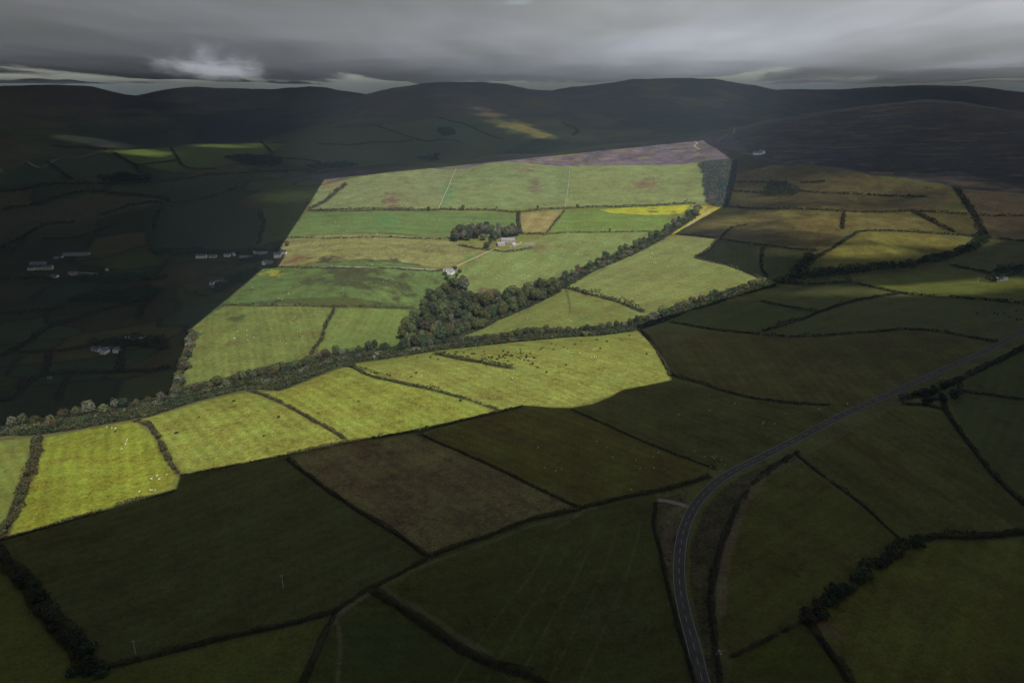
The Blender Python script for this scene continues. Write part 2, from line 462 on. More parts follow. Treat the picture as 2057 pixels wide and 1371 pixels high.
field([(1835, 426), (1870, 428), (1940, 434), (1972, 470), (1930, 470), (1874, 446)], (140, 128, 74), .8)
field([(1722, 567), (1850, 545), (2057, 560), (2057, 608), (1900, 596), (1800, 587)], (146, 152, 70), .7)
field([(1990, 488), (2300, 500), (2300, 600), (2057, 558), (1910, 534), (1960, 512)], (128, 130, 78), .7)
field([(1532, 603), (1600, 575), (1715, 570), (1808, 588), (1740, 599), (1648, 628)], (128, 132, 72))
field([(1345, 645), (1420, 610), (1530, 604), (1645, 629), (1530, 667), (1420, 660)], (120, 126, 68))
field([(1535, 668), (1660, 623), (1812, 589), (2057, 610), (2300, 625), (2300, 640), (2057, 655), (2004, 687), (1880, 664), (1740, 667), (1600, 675)], (132, 134, 76))
field([(1300, 665), (1420, 662), (1600, 677), (1740, 670), (1880, 666), (2003, 689), (1900, 748), (1740, 825), (1670, 813), (1470, 789), (1350, 750)], (138, 130, 70))
field([(1350, 765), (1470, 792), (1670, 815), (1700, 822), (1580, 885), (1460, 943), (1340, 904), (1150, 820), (1250, 785)], (128, 126, 66))
field([(848, 872), (1050, 818), (1140, 822), (1260, 873), (1435, 943), (1415, 962), (1250, 998), (1172, 1020), (1030, 953)], (136, 128, 62))
field([(578, 922), (700, 890), (843, 872), (1030, 956), (1168, 1022), (1070, 1043), (862, 1114), (700, 1015)], (160, 146, 94), .7)
field([(5, 1090), (352, 988), (370, 956), (572, 916), (700, 1015), (855, 1118), (670, 1225), (450, 1278), (205, 1342), (120, 1262), (30, 1145)], (116, 119, 66))
field([(862, 1121), (1070, 1046), (1318, 990), (1325, 1100), (1360, 1260), (1395, 1400), (1110, 1400), (900, 1288), (765, 1185)], (117, 120, 58))
field([(675, 1235), (752, 1190), (830, 1242), (980, 1336), (1060, 1400), (610, 1400)], (110, 118, 60))
field([(1606, 918), (1690, 880), (1800, 815), (1900, 830), (1955, 905), (2057, 1014), (2057, 1068), (1835, 1088), (1815, 1084)], (134, 130, 66))
field([(1900, 790), (2057, 705), (2300, 600), (2300, 1180), (2057, 1010), (1955, 898)], (124, 126, 68))
field([(1598, 920), (1655, 965), (1812, 1090), (1612, 1240), (1470, 1318), (1446, 1290), (1452, 1120), (1490, 1010), (1540, 945)], (134, 130, 62))
field([(1625, 1248), (1690, 1200), (1835, 1095), (2057, 1072), (2300, 1060), (2300, 1420), (1715, 1400)], (150, 146, 66))
field([(1470, 1325), (1615, 1248), (1690, 1360), (1700, 1420), (1460, 1420)], (122, 126, 54))
# road verges
field([(1322, 1000), (1385, 990), (1372, 1020), (1356, 1080), (1350, 1130), (1345, 1170), (1328, 1100), (1318, 1050)], (138, 124, 86), .9)
field([(1490, 955), (1560, 925), (1515, 965), (1488, 1005), (1466, 1053), (1448, 1103), (1434, 1139), (1426, 1186), (1423, 1230), (1432, 1290), (1440, 1400), (1432, 1400), (1398, 1240), (1386, 1180), (1386, 1090), (1410, 1030), (1450, 985)], (118, 110, 70), .9)
# woodland floor
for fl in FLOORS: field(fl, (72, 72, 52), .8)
# left slopes
field([(380, 408), (470, 405), (530, 430), (515, 495), (300, 500), (310, 420)], (80, 100, 68))
field([(530, 380), (640, 372), (575, 480), (520, 490), (530, 430)], (112, 126, 66))
field([(0, 425), (200, 390), (310, 410), (200, 440), (60, 470), (-150, 500)], (118, 113, 80), .8)
field([(70, 420), (190, 390), (340, 402), (280, 420), (120, 450)], (126, 119, 82), .8)
field([(210, 305), (330, 297), (520, 287), (560, 300), (470, 330), (350, 345), (285, 330)], (128, 146, 70))
field([(0, 340), (95, 325), (200, 312), (265, 330), (290, 350), (100, 362), (-150, 380)], (92, 116, 80))
field([(600, 272), (760, 252), (900, 232), (1000, 240), (1100, 275), (1000, 305), (820, 326), (640, 345), (560, 320)], (112, 126, 82))
field([(1020, 255), (1050, 250), (1110, 272), (1090, 278), (1060, 268)], (160, 150, 80))  # raised colour paints in the sunlit hill streak
field([(420, 232), (560, 240), (640, 244), (560, 272), (430, 288), (380, 280)], (56, 72, 74), .8)

for poly, c, gr in FIELDS:
    w = at([p[0] for p in poly], [p[1] for p in poly])[:, :2]
    x0, y0 = w.min(0); x1, y1 = w.max(0)
    idx = np.nonzero((fx >= x0) & (fx <= x1) & (fy >= y0) & (fy <= y1))[0]
    wob = np.clip(fr[idx] / 800, 0, 5)
    s = inside(w, fx[idx] + (n2[idx] - .5) * wob * 8, fy[idx] + (n1[idx] - .5) * wob * 8)
    idx = idx[s]
    C3[idx] = np.array(alb(*c)); GRAIN[idx] = gr
    if fr[idx].mean() < 1500 and len(poly) < 16:      # faint mowing and grazing lines along the longest side
        e = np.roll(w, -1, 0) - w; e = e[np.argmax(np.hypot(e[:, 0], e[:, 1]))]; e = e / np.hypot(*e)
        q = fx[idx] * e[1] - fy[idx] * e[0] + (n1[idx] - .5) * 16
        C3[idx] *= (1 + .07 * np.sin(q * (2 * math.pi / 9.0)) * (.3 + 1.4 * n1[idx]) + .05 * np.sin(q * (2 * math.pi / 31.0) + len(poly)))[:, None]

# slow natural variation of the sward
C3 *= (1 + .34 * (n1 - .5) + .30 * (n2 - .5))[:, None]
dry = sstep(fbm(fx / 90, fy / 140, 71, 4), .5, .75) * .28
C3 = mix(C3, C3 * np.array([1.17, 1.04, .93]), dry)
# rush, bracken and gorse patches, and sun patches painted into the colour: photo centre, half sizes, colour, strength
PATCH = [((725, 572), (130, 36), (86, 92, 58), 1.0), ((660, 521), (26, 12), (84, 78, 60), .95), ((600, 524), (50, 12), (140, 108, 76), .8), ((793, 521), (14, 5), (92, 90, 60), .9),
         ((788, 402), (20, 20), (128, 102, 84), .8), ((1076, 372), (14, 22), (132, 110, 88), .7), ((1295, 370), (40, 16), (138, 116, 86), .75), ((1055, 340), (30, 12), (138, 120, 90), .6),
         ((660, 372), (34, 10), (150, 120, 92), .8), ((480, 640), (26, 12), (84, 100, 60), .8), ((395, 668), (18, 6), (78, 96, 66), .8), ((1265, 425), (30, 8), (184, 190, 50), .6),  # last one is painted sunlight, part of the yellow streak
         ((985, 588), (30, 8), (116, 92, 70), .9), ((940, 520), (16, 10), (96, 140, 66), .6), ((900, 385), (20, 30), (86, 138, 92), .5), ((780, 440), (26, 18), (92, 146, 88), .6),
         ((1310, 424), (16, 7), (104, 104, 56), .8), ((1350, 432), (18, 10), (124, 118, 60), .8), ((545, 548), (24, 8), (188, 178, 66), .7), ((960, 495), (40, 10), (146, 138, 86), .6),
         ((1090, 495), (40, 14), (142, 130, 84), .6), ((1400, 295), (10, 20), (152, 146, 104), .7), ((1250, 310), (60, 8), (140, 108, 108), .7), ((1150, 318), (60, 7), (148, 126, 98), .7),
         ((1900, 300), (70, 12), (110, 112, 88), .6), ((1780, 330), (60, 14), (112, 106, 78), .5), ((1980, 240), (50, 8), (126, 118, 96), .7), ((1830, 345), (30, 10), (122, 122, 82), .6),
         ((1560, 300), (60, 12), (100, 90, 80), .5), ((1650, 310), (70, 16), (82, 78, 84), .5), ((800, 214), (40, 8), (150, 116, 84), .6), ((620, 198), (30, 5), (150, 116, 84), .6), ((365, 224), (40, 6), (150, 116, 84), .6),  # last three: tan bracken, brightened as painted sun patches
         ((1070, 205), (22, 10), (160, 142, 84), .9), ((985, 235), (26, 10), (168, 140, 88), .9), ((1030, 252), (40, 10), (176, 160, 84), .9), ((1470, 236), (45, 6), (150, 116, 84), .6), ((200, 200), (26, 14), (150, 128, 88), .6),  # tan bracken on the far hills, brightened as painted sunlight
         ((420, 262), (40, 14), (64, 76, 74), .6), ((1640, 455), (60, 18), (146, 126, 72), .6), ((1540, 445), (50, 16), (126, 110, 68), .6), ((1830, 480), (60, 10), (168, 146, 82), .6), ((1000, 1100), (160, 40), (124, 134, 66), .3),
         ((700, 960), (90, 40), (164, 142, 100), .35), ((850, 1000), (120, 40), (152, 136, 92), .35), ((1130, 985), (30, 14), (176, 150, 104), .3), ((1240, 1240), (100, 60), (128, 126, 80), .35), ((760, 1290), (90, 50), (94, 112, 60), .4)]
for (px, py), (ax, ay), c, st in PATCH:
    p = at([px, px - ax, px + ax, px, px], [py, py, py, py - ay, py + ay])[:, :2]
    ux = (p[2] - p[1]) / 2; uy = (p[3] - p[4]) / 2
    M = np.linalg.inv(np.stack([ux, uy], 1))
    ctr = (p[1] + p[2]) / 2
    d = np.stack([fx - ctr[0], fy - ctr[1]], 1) @ M.T
    q = np.hypot(d[:, 0], d[:, 1])
    idx = np.nonzero(q < 1.9)[0]
    sz = max(12., np.hypot(*ux) * .25)
    nn = fbm(fx[idx] / sz, fy[idx] / sz, int(px), 5, .6)
    t = sstep(1.15 - q[idx] + (nn - .5) * 2.6, .25, .8) * st
    C3[idx] = mix(C3[idx], np.broadcast_to(np.array(alb(*c)), (len(idx), 3)), t)

# heather moor: mottled heather, bilberry and pale grass
hm = np.nonzero(GRAIN > 1.05)[0]
hn = fbm(fx[hm] / 38, fy[hm] / 90, 91, 5, .6)
C3[hm] = mix(C3[hm], np.broadcast_to(np.array(alb(92, 88, 82)), (len(hm), 3)), sstep(hn, .5, .62) * .6)
C3[hm] = mix(C3[hm], np.broadcast_to(np.array(alb(150, 134, 104)), (len(hm), 3)), sstep(fbm(fx[hm] / 60, fy[hm] / 25, 92, 5, .6), .54, .66) * .7)

VERGE = []    # (polyline xy, half width, colour, strength) rough grass along hedges


# worn ground: gateways, trodden lines and wheel marks
WORN = [([(628, 1318), (652, 1268), (690, 1226), (748, 1184)], 1.0, (156, 146, 112), .45), ([(676, 1236), (684, 1300), (676, 1380)], .6, (146, 140, 100), .4), ([(786, 1170), (862, 1131), (960, 1097), (1072, 1055), (1165, 1033)], .9, (150, 140, 96), .35),
        ([(1530, 962), (1500, 1004), (1478, 1055), (1462, 1105), (1452, 1150), (1449, 1230)], 1.6, (158, 140, 100), .5), ([(772, 1182), (850, 1228), (920, 1276), (1000, 1324)], 1.2, (140, 130, 92), .35), ([(1640, 1262), (1660, 1256), (1676, 1274)], 3, (150, 126, 88), .5),
        ([(1610, 925), (1560, 940), (1530, 962)], 1.5, (150, 134, 98), .45), ([(1196, 1018), (1172, 1026), (1120, 1060)], .8, (150, 140, 100), .35), ([(560, 930), (500, 990), (420, 1080), (330, 1180)], .5, (136, 132, 88), .3), ([(566, 934), (507, 995), (428, 1086), (338, 1187)], .5, (136, 132, 88), .3)]
for q in range(5):
    WORN.append(([(1290 - 46 * q, 1030 + 14 * q), (1270 - 52 * q, 1120 + 10 * q), (1215 - 58 * q, 1260), (1150 - 64 * q, 1400)], .45, (138, 136, 84), .3))
for q in range(4):
    WORN.append(([(1700 + 50 * q, 1350), (1790 + 42 * q, 1240), (1900 + 40 * q, 1150), (2010 + 30 * q, 1090)], .5, (150, 148, 84), .25))
WORN += [([(1135, 578), (1142, 600), (1146, 628)], .8, (96, 106, 62), .6), ([(1240, 510), (1225, 530), (1190, 552), (1150, 566)], .9, (104, 112, 66), .5), ([(950, 515), (940, 528), (934, 548)], 1.2, (112, 140, 72), .5)]


def paint_lines():
    for pts, hw, c, st in WORN: VERGE.append((line(pts)[0][:, :2], hw * 1.7, c, min(.85, st * 1.9)))
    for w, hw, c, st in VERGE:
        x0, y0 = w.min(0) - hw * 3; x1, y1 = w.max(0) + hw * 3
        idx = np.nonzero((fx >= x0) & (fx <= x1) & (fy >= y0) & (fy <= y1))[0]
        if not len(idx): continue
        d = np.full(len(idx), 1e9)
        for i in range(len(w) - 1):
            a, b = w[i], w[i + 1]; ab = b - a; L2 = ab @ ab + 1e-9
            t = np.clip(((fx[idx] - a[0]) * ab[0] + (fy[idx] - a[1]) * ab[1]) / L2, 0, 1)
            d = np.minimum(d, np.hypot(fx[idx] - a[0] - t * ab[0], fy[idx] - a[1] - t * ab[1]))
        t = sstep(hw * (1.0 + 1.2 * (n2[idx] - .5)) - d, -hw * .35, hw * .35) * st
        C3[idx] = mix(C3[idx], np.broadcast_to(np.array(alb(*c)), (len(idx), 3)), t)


def build_ground():
    paint_lines()
    nT, nR = ZG.shape
    V = np.stack([fx, fy, fz], 1).reshape(nT, nR, 3)[:-1]
    nT -= 1
    V = V.reshape(-1, 3)
    i = np.arange(nT)[:, None]; j = np.arange(nR - 1)[None, :]
    a = i * nR + j; b = ((i + 1) % nT) * nR + j
    Fq = np.stack([a, b, b + 1, a + 1], -1).reshape(-1, 4)[:, ::-1]
    # close the middle with a fan of quads onto a tiny inner ring
    me = mesh_np('ground', np.vstack([V, [[0, 0, 0]]]), Fq, True)
    col = np.ones((len(me.vertices), 4), np.float32)
    cc = C3.reshape(nT + 1, nR, 3)[:-1].reshape(-1, 3)
    col[:-1, :3] = np.clip(cc, .002, .7)
    at_ = me.attributes.new('land_colour', 'FLOAT_COLOR', 'POINT'); at_.data.foreach_set('color', col.ravel())
    g = np.zeros(len(me.vertices), np.float32); g[:-1] = GRAIN.reshape(nT + 1, nR)[:-1].ravel()
    at_ = me.attributes.new('grain', 'FLOAT', 'POINT'); at_.data.foreach_set('value', g)
    m, nt, N, L = nodes('land')
    out = N.new('ShaderNodeOutputMaterial'); bs = N.new('ShaderNodeBsdfPrincipled')
    bs.inputs['Roughness'].default_value = .95; bs.inputs['Specular IOR Level'].default_value = .08
    ac = N.new('ShaderNodeAttribute'); ac.attribute_name = 'land_colour'
    ag = N.new('ShaderNodeAttribute'); ag.attribute_name = 'grain'
    tc = N.new('ShaderNodeTexCoord')
    nz = N.new('ShaderNodeTexNoise'); nz.inputs['Scale'].default_value = .16; nz.inputs['Detail'].default_value = 5; nz.inputs['Roughness'].default_value = .75
    L.new(tc.outputs['Object'], nz.inputs['Vector'])
    nf = N.new('ShaderNodeTexNoise'); nf.inputs['Scale'].default_value = .035; nf.inputs['Detail'].default_value = 6; nf.inputs['Roughness'].default_value = .7
    L.new(tc.outputs['Object'], nf.inputs['Vector'])
    ad = N.new('ShaderNodeMath'); ad.operation = 'ADD'
    L.new(nz.outputs['Fac'], ad.inputs[0]); L.new(nf.outputs['Fac'], ad.inputs[1])
    n0 = N.new('ShaderNodeTexNoise'); n0.inputs['Scale'].default_value = .55; n0.inputs['Detail'].default_value = 3; n0.inputs['Roughness'].default_value = .7
    L.new(tc.outputs['Object'], n0.inputs['Vector'])
    a2 = N.new('ShaderNodeMath'); a2.operation = 'MULTIPLY_ADD'; a2.inputs[1].default_value = 1.5
    L.new(n0.outputs['Fac'], a2.inputs[0]); L.new(ad.outputs[0], a2.inputs[2])
    su = N.new('ShaderNodeMath'); su.operation = 'SUBTRACT'; su.inputs[1].default_value = 1.75
    L.new(a2.outputs[0], su.inputs[0])
    mu = N.new('ShaderNodeMath'); mu.operation = 'MULTIPLY'; L.new(su.outputs[0], mu.inputs[0]); L.new(ag.outputs['Fac'], mu.inputs[1])
    m2 = N.new('ShaderNodeMath'); m2.operation = 'MULTIPLY_ADD'; m2.inputs[1].default_value = 2.0; m2.inputs[2].default_value = 1.0
    L.new(mu.outputs[0], m2.inputs[0])
    hs = N.new('ShaderNodeHueSaturation')
    L.new(ac.outputs['Color'], hs.inputs['Color']); L.new(m2.outputs[0], hs.inputs['Value'])
    hm_ = N.new('ShaderNodeMapRange'); hm_.inputs[1].default_value = .3; hm_.inputs[2].default_value = .7; hm_.inputs[3].default_value = .47; hm_.inputs[4].default_value = .525
    L.new(nf.outputs['Fac'], hm_.inputs[0]); L.new(hm_.outputs[0], hs.inputs['Hue'])
    L.new(hs.outputs[0], bs.inputs['Base Color'])
    bp = N.new('ShaderNodeBump'); bp.inputs['Strength'].default_value = .7; bp.inputs['Distance'].default_value = .9
    L.new(nz.outputs['Fac'], bp.inputs['Height']); L.new(bp.outputs[0], bs.inputs['Normal'])
    L.new(bs.outputs[0], out.inputs[0])
    o = link('ground', me, m)
    tag(o, 'rolling patchwork of pasture, rushy fields, heather moor and hills', 'ground', kind='structure')
    return o


# ------------------------------------------------------------------ road, lanes
def strip_mesh(name, P, off0, off1, lift, rows=None):
    d = np.gradient(P[:, :2], axis=0); d /= np.linalg.norm(d, axis=1)[:, None]
    nx = np.stack([d[:, 1], -d[:, 0]], 1)
    offs = np.linspace(off0, off1, rows or 2)
    V = []
    for o in offs:
        q = P[:, :2] + nx * o
        V.append(np.column_stack([q, np.maximum(gz(q[:, 0], q[:, 1]), P[:, 2] - .1) + lift]))
    V = np.stack(V, 1).reshape(-1, 3); k = len(offs); n_ = len(P)
    i = np.arange(n_ - 1)[:, None]; j = np.arange(k - 1)[None, :]
    a = i * k + j
    return mesh_np(name, V, np.stack([a, a + 1, a + k + 1, a + k], -1).reshape(-1, 4)[:, ::-1], True)


asphalt = varied('asphalt', (.07, .06, .044), .32, .16, .85)
white_paint = varied('road_paint', (.36, .36, .34), .35, 1.5, .7)
gravel = varied('pale_track', (.2, .19, .165), .25, .5, .95)
mud = varied('earth_track', (.24, .19, .14), .3, .4, .95)

ROAD = [(2480, 520), (2280, 572), (2150, 615), (2057, 664), (1969, 709), (1901, 739), (1833, 770), (1765, 801), (1697, 831), (1619, 872), (1568, 898), (1533, 916), (1461, 953), (1418, 988), (1389, 1027), (1371, 1075), (1364, 1132), (1367, 1186), (1378, 1240), (1391, 1286), (1402, 1330), (1412, 1371), (1430, 1440), (1445, 1500)]
road_p, road_t = line(ROAD, 1.5)
# grade the road: smooth its long profile
kz = np.ones(41) / 41
zz = np.convolve(np.pad(road_p[:, 2], 20, mode='edge'), kz, 'valid')
road_p[:, 2] = np.maximum(zz, road_p[:, 2] - .4)


def fixed_strip(name, P, o0, o1, lift):
    d = np.gradient(P[:, :2], axis=0); d /= np.linalg.norm(d, axis=1)[:, None]
    nx = np.stack([d[:, 1], -d[:, 0]], 1)
    V = []
    for o in (o0, o1):
        q = P[:, :2] + nx * o
        V.append(np.column_stack([q, P[:, 2] + lift]))
    V = np.stack(V, 1).reshape(-1, 3); n_ = len(P)
    a = np.arange(n_ - 1) * 2
    return mesh_np(name, V, np.stack([a, a + 1, a + 3, a + 2], -1)[:, ::-1], True)


# level the ground under the carriageway so that it lies just below the tarmac
def level_under(P, half, drop):
    x0, y0 = P[:, :2].min(0) - half * 3; x1, y1 = P[:, :2].max(0) + half * 3
    idx = np.nonzero((fx >= x0) & (fx <= x1) & (fy >= y0) & (fy <= y1))[0]
    for s in range(0, len(idx), 20000):
        ii = idx[s:s + 20000]
        d2 = (fx[ii][:, None] - P[None, ::2, 0]) ** 2 + (fy[ii][:, None] - P[None, ::2, 1]) ** 2
        k_ = d2.argmin(1); d = np.sqrt(d2[np.arange(len(ii)), k_])
        t = 1 - sstep(d, half, half * 2.4)
        fz[ii] = fz[ii] * (1 - t) + (P[::2][k_, 2] - drop) * t


level_under(road_p, 4.2, .12)
ZG[:] = fz.reshape(ZG.shape)
ZG[0] = ZG[-1]; fz = ZG.ravel()
ro = link('road', fixed_strip('road', road_p, -3.25, 3.25, .02), asphalt)
tag(ro, 'grey two-lane road curving through the dark fields on the right', 'road', kind='structure')
for s in (-1, 1):
    eo = link('edge_line', fixed_strip('edge_line', road_p, s * 2.95 - .08, s * 2.95 + .08, .026), white_paint, ro)
V = []; Q = []
dd = np.gradient(road_p[:, :2], axis=0); dd /= np.linalg.norm(dd, axis=1)[:, None]
dn = np.stack([dd[:, 1], -dd[:, 0]], 1)
for s in np.arange(2, road_t[-1] - 6, 9.0):
    tt = np.linspace(s, s + 4.5, 4)
    px_ = np.interp(tt, road_t, road_p[:, 0]); py_ = np.interp(tt, road_t, road_p[:, 1]); pz_ = np.interp(tt, road_t, road_p[:, 2]) + .026
    nx_ = np.interp(tt, road_t, dn[:, 0]); ny_ = np.interp(tt, road_t, dn[:, 1])
    b0 = len(V)
    for k_ in range(4):
        V.append((px_[k_] - nx_[k_] * .09, py_[k_] - ny_[k_] * .09, pz_[k_])); V.append((px_[k_] + nx_[k_] * .09, py_[k_] + ny_[k_] * .09, pz_[k_]))
    for k_ in range(3):
        Q.append((b0 + 2 * k_ + 2, b0 + 2 * k_ + 3, b0 + 2 * k_ + 1, b0 + 2 * k_))
link('centre_line', mesh_np('centre_line', V, Q), white_paint, ro)

for nm, pts, w, m_, lab in [
    ('track', [(1384, 1018), (1362, 1011), (1340, 1006), (1322, 1004)], 3.6, mud, 'short stub of track joining the road on its bend'),
    ('track', [(640, 536), (740, 537), (830, 539), (893, 541)], 3.2, gravel, 'pale straight lane running up to the white cottage'),
    ('track', [(908, 540), (935, 526), (962, 514), (985, 503), (1000, 498)], 3.0, mud, 'earth lane from the white cottage to the stone farm'),
    ('track', [(0, 337), (60, 328), (129, 318), (190, 308)], 6, gravel, 'far pale road on the left hand ridge'),
    ('track', [(1405, 300), (1395, 293), (1400, 287), (1392, 283)], 4, gravel, 'pale winding moor path on the sunlit heather'),
    ('track', [(1440, 283), (1462, 270), (1475, 262), (1466, 256)], 5, gravel, 'faint track over the dark moor pass'),
    ('track', [(1380, 455), (1405, 437), (1428, 420)], 4, mud, 'reddish earth lane beside the conifer plantation')]:
    P, t = line(pts, 2.0)
    o = link(nm, strip_mesh(nm, P, -w / 2, w / 2, .06, 3), m_)
    tag(o, lab, 'track', kind='structure')
# ------------------------------------------------------------------ hedges
hedge_m = varied('hedge_leaf', alb(84, 92, 58), .45, .35, .9, 4, .12, alb(98, 84, 62))
scrub_m = varied('scrub_leaf', alb(104, 92, 70), .45, .3, .9, 4, .12, alb(80, 88, 60))
gorse_m = varied('gorse_leaf', alb(66, 80, 48), .4, .4, .9, 4, .12, alb(76, 78, 52))


def hedge_leaves(P, t, w, h, gap=0.0, seed=0, dens=1.25):
    r = np.random.default_rng(1000 + seed)
    dist = np.hypot(P[:, 0], P[:, 1]).mean()
    s = float(np.clip(dist * .0019, .5, 3.0))
    L = t[-1]
    m = int(L * (w + 2 * h) * dens / (s * s)) + 12
    u = r.uniform(0, L, m)
    th = fbm(u / 7, np.full(m, seed * 3.1), 5, 4)
    hh = h * (.15 + 1.7 * th) * (1 + .9 * (vnoise(u / 16, np.full(m, 7.7 + seed), 8) > .78))
    ww = w * (.2 + 1.6 * fbm(u / 11, np.full(m, seed * 1.7 + 50), 6, 3))
    keep = vnoise(u / 6, np.full(m, seed * 2.3), 12) > gap
    ang = r.uniform(0, math.pi, m)
    rad = np.sqrt(r.uniform(.45, 1, m))
    lo = np.cos(ang) * ww / 2 * rad; up = np.abs(np.sin(ang)) ** .7 * hh * rad
    d = np.gradient(P[:, :2], axis=0); d /= np.linalg.norm(d, axis=1)[:, None] + 1e-9
    x = np.interp(u, t, P[:, 0]); y = np.interp(u, t, P[:, 1])
    dx = np.interp(u, t, d[:, 0]); dy = np.interp(u, t, d[:, 1])
    wob = (fbm(u / 22, np.full(m, seed * 4.4), 15, 3) - .5) * w * .8
    x = x + dy * (lo + wob); y = y - dx * (lo + wob)
    C = np.stack([x, y, gz(x, y) + up + s * .15], 1)
    N = np.stack([dy * np.cos(ang), -dx * np.cos(ang), np.sin(ang) + .3], 1)
    return C[keep], N[keep], s


def hedge(pts, w, h, label, mat=None, gap=.12, group=None, name='hedge', cat='hedge', verge=True):
    pts = [tuple(q) for q in pts]                       # hedges that leave the picture run on beyond it
    for a, b, ins in ((0, 1, 0), (-1, -2, len(pts) + 1)):
        if pts[a][0] >= 2075 or pts[a][0] <= -35:
            k = 190. / max(12., abs(pts[a][0] - pts[b][0])); pts.insert(ins, (pts[a][0] + (pts[a][0] - pts[b][0]) * k, pts[a][1] + (pts[a][1] - pts[b][1]) * k * .8))
    P, t = line(pts, None)
    if np.hypot(P[:, 0], P[:, 1]).mean() < 640 and mat is not scrub_m and P[:, 0].mean() > -260: w *= .74; h *= .85
    elif np.hypot(P[:, 0], P[:, 1]).mean() > 800: w *= 1.3; h *= 1.25
    C, N, s = hedge_leaves(P, t, w, h, gap, len(HEDGES))
    o0 = P[len(P) // 2]
    me = leaf_mesh(name, C - o0, N, s, np.random.default_rng(len(HEDGES)))
    o = link(name, me, mat or hedge_m, None, o0)
    tag(o, label, cat, group)
    HEDGES.append(o)
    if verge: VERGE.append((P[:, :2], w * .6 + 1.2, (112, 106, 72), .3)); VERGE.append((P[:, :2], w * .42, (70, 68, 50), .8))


HEDGES = []
hd = hedge
# foreground
hd([(-60, 1050), (0, 1112), (35, 1158), (80, 1220), (125, 1272), (165, 1312), (196, 1344)], 8, 4.2, 'thick dark treelike hedge running down to the bottom left corner', gap=.05)
hd([(200, 1346), (330, 1312), (450, 1282), (560, 1258), (672, 1229)], 3.2, 1.6, 'low hedge along the bottom of the large dark pasture at lower left', scrub_m)
hd([(672, 1229), (715, 1200), (752, 1178), (790, 1158), (858, 1122)], 3.2, 2, 'short hedge between the lower left pasture and the junction of four fields')
hd([(600, 1385), (625, 1338), (645, 1292), (674, 1232)], 4, 2.2, 'dark hedge running off the bottom edge left of the centre bush hedge')
hd([(748, 1186), (830, 1238), (900, 1288), (985, 1332), (1068, 1358)], 6.5, 3.2, 'broad black hedge slanting right across the bottom centre fields', gap=.03)
hd([(1075, 1362), (1110, 1378), (1150, 1395)], 4, 2, 'last stub of hedge cut by the bottom edge near the centre')
hd([(577, 922), (640, 972), (710, 1019), (760, 1050), (812, 1084), (858, 1116)], 4, 2, 'hedge along the left side of the brown field')
hd([(842, 872), (920, 905), (1030, 956), (1100, 990), (1168, 1021)], 3, 1.7, 'straight thin hedge along the upper right side of the brown field')
hd([(862, 1117), (960, 1083), (1070, 1043), (1168, 1021)], 4.6, 2, 'straight hedge along the lower right side of the brown field')
hd([(1172, 1020), (1250, 1000), (1318, 987), (1372, 974), (1425, 958)], 4.2, 2.4, 'bushy hedge from the red gate to the bend of the road')
hd([(0, 1085), (90, 1060), (180, 1034), (270, 1006), (352, 985)], 3.4, 1.7, 'rust brown scrubby hedge under the leftmost big sunlit field', scrub_m)
hd([(362, 955), (450, 938), (572, 914)], 2.4, 1.1, 'low bank hedge at the lower edge of the sunlit field beside the notch', scrub_m, .3)
hd([(576, 913), (700, 888), (842, 866)], 4, 1.8, 'hedge between the sunlit strip and the brown field')
hd([(846, 866), (1000, 828), (1050, 815)], 3.4, 1.7, 'hedge under the tip of the sunlit strip right of the brown field')
hd([(1148, 823), (1260, 872), (1340, 905), (1438, 942)], 2.8, 1.5, 'thin straight hedge between the two sheep pastures left of the road')
hd([(1312, 690), (1348, 748), (1400, 768), (1470, 790), (1560, 806), (1668, 814)], 3.4, 1.9, 'hedge from the right tip of the sunlit hill towards the road')
hd([(1282, 662), (1310, 690), (1332, 722), (1347, 755)], 3.5, 1.8, 'hedge curving over the right end of the sunlit gorse hill', scrub_m)
hd([(1345, 647), (1420, 660), (1520, 671), (1600, 676), (1680, 672), (1740, 668), (1810, 662), (1880, 665), (1950, 678), (2004, 688)], 3.6, 2, 'long wavy hedge across the dark pastures at right')
hd([(1527, 605), (1580, 616), (1646, 628)], 3, 1.7, 'short hedge closing the small dark field under the wooded stream')
hd([(1530, 667), (1600, 645), (1660, 622), (1740, 600), (1812, 588)], 3.4, 1.9, 'hedge rising diagonally between dark fields to a corner at right')
hd([(1718, 568), (1800, 587), (1900, 597), (2000, 604), (2090, 613)], 3.6, 2, 'hedge below the sun streaked field at the far right')
hd([(1908, 533), (1950, 541), (1992, 550)], 3.4, 2, 'short hedge leading to the grey shed in trees at right')
hd([(1602, 915), (1660, 961), (1730, 1012), (1812, 1086)], 2.8, 1.6, 'thin straight hedge inside the bend of the road')
hd([(1836, 1091), (1880, 1079), (1960, 1080), (2080, 1069)], 6, 3.5, 'thick dark hedge reaching the right edge beside the bush row')
hd([(1616, 1246), (1560, 1274), (1510, 1300), (1468, 1320)], 2, 1.1, 'thin wall-like hedge from the bush row to the roadside', scrub_m)
hd([(1622, 1248), (1650, 1290), (1688, 1343), (1715, 1385)], 6, 3, 'thick hedge leaving the bottom edge right of the road')
hd([(1888, 785), (1903, 830), (1952, 900), (2010, 970), (2090, 1040)], 4.6, 2.6, 'hedge running down to the right edge from the roadside thicket')
hd([(2090, 690), (2057, 700), (1990, 733), (1920, 768), (1850, 797)], 4.6, 2.6, 'hedge hugging the lower side of the road at upper right')
hd([(1812, 812), (1860, 814), (1897, 824)], 3.6, 2.2, 'short hedge under the roadside thicket')
hd([(1935, 787), (2003, 796), (2080, 806)], 3, 1.8, 'hedge from the roadside thicket to the right edge')
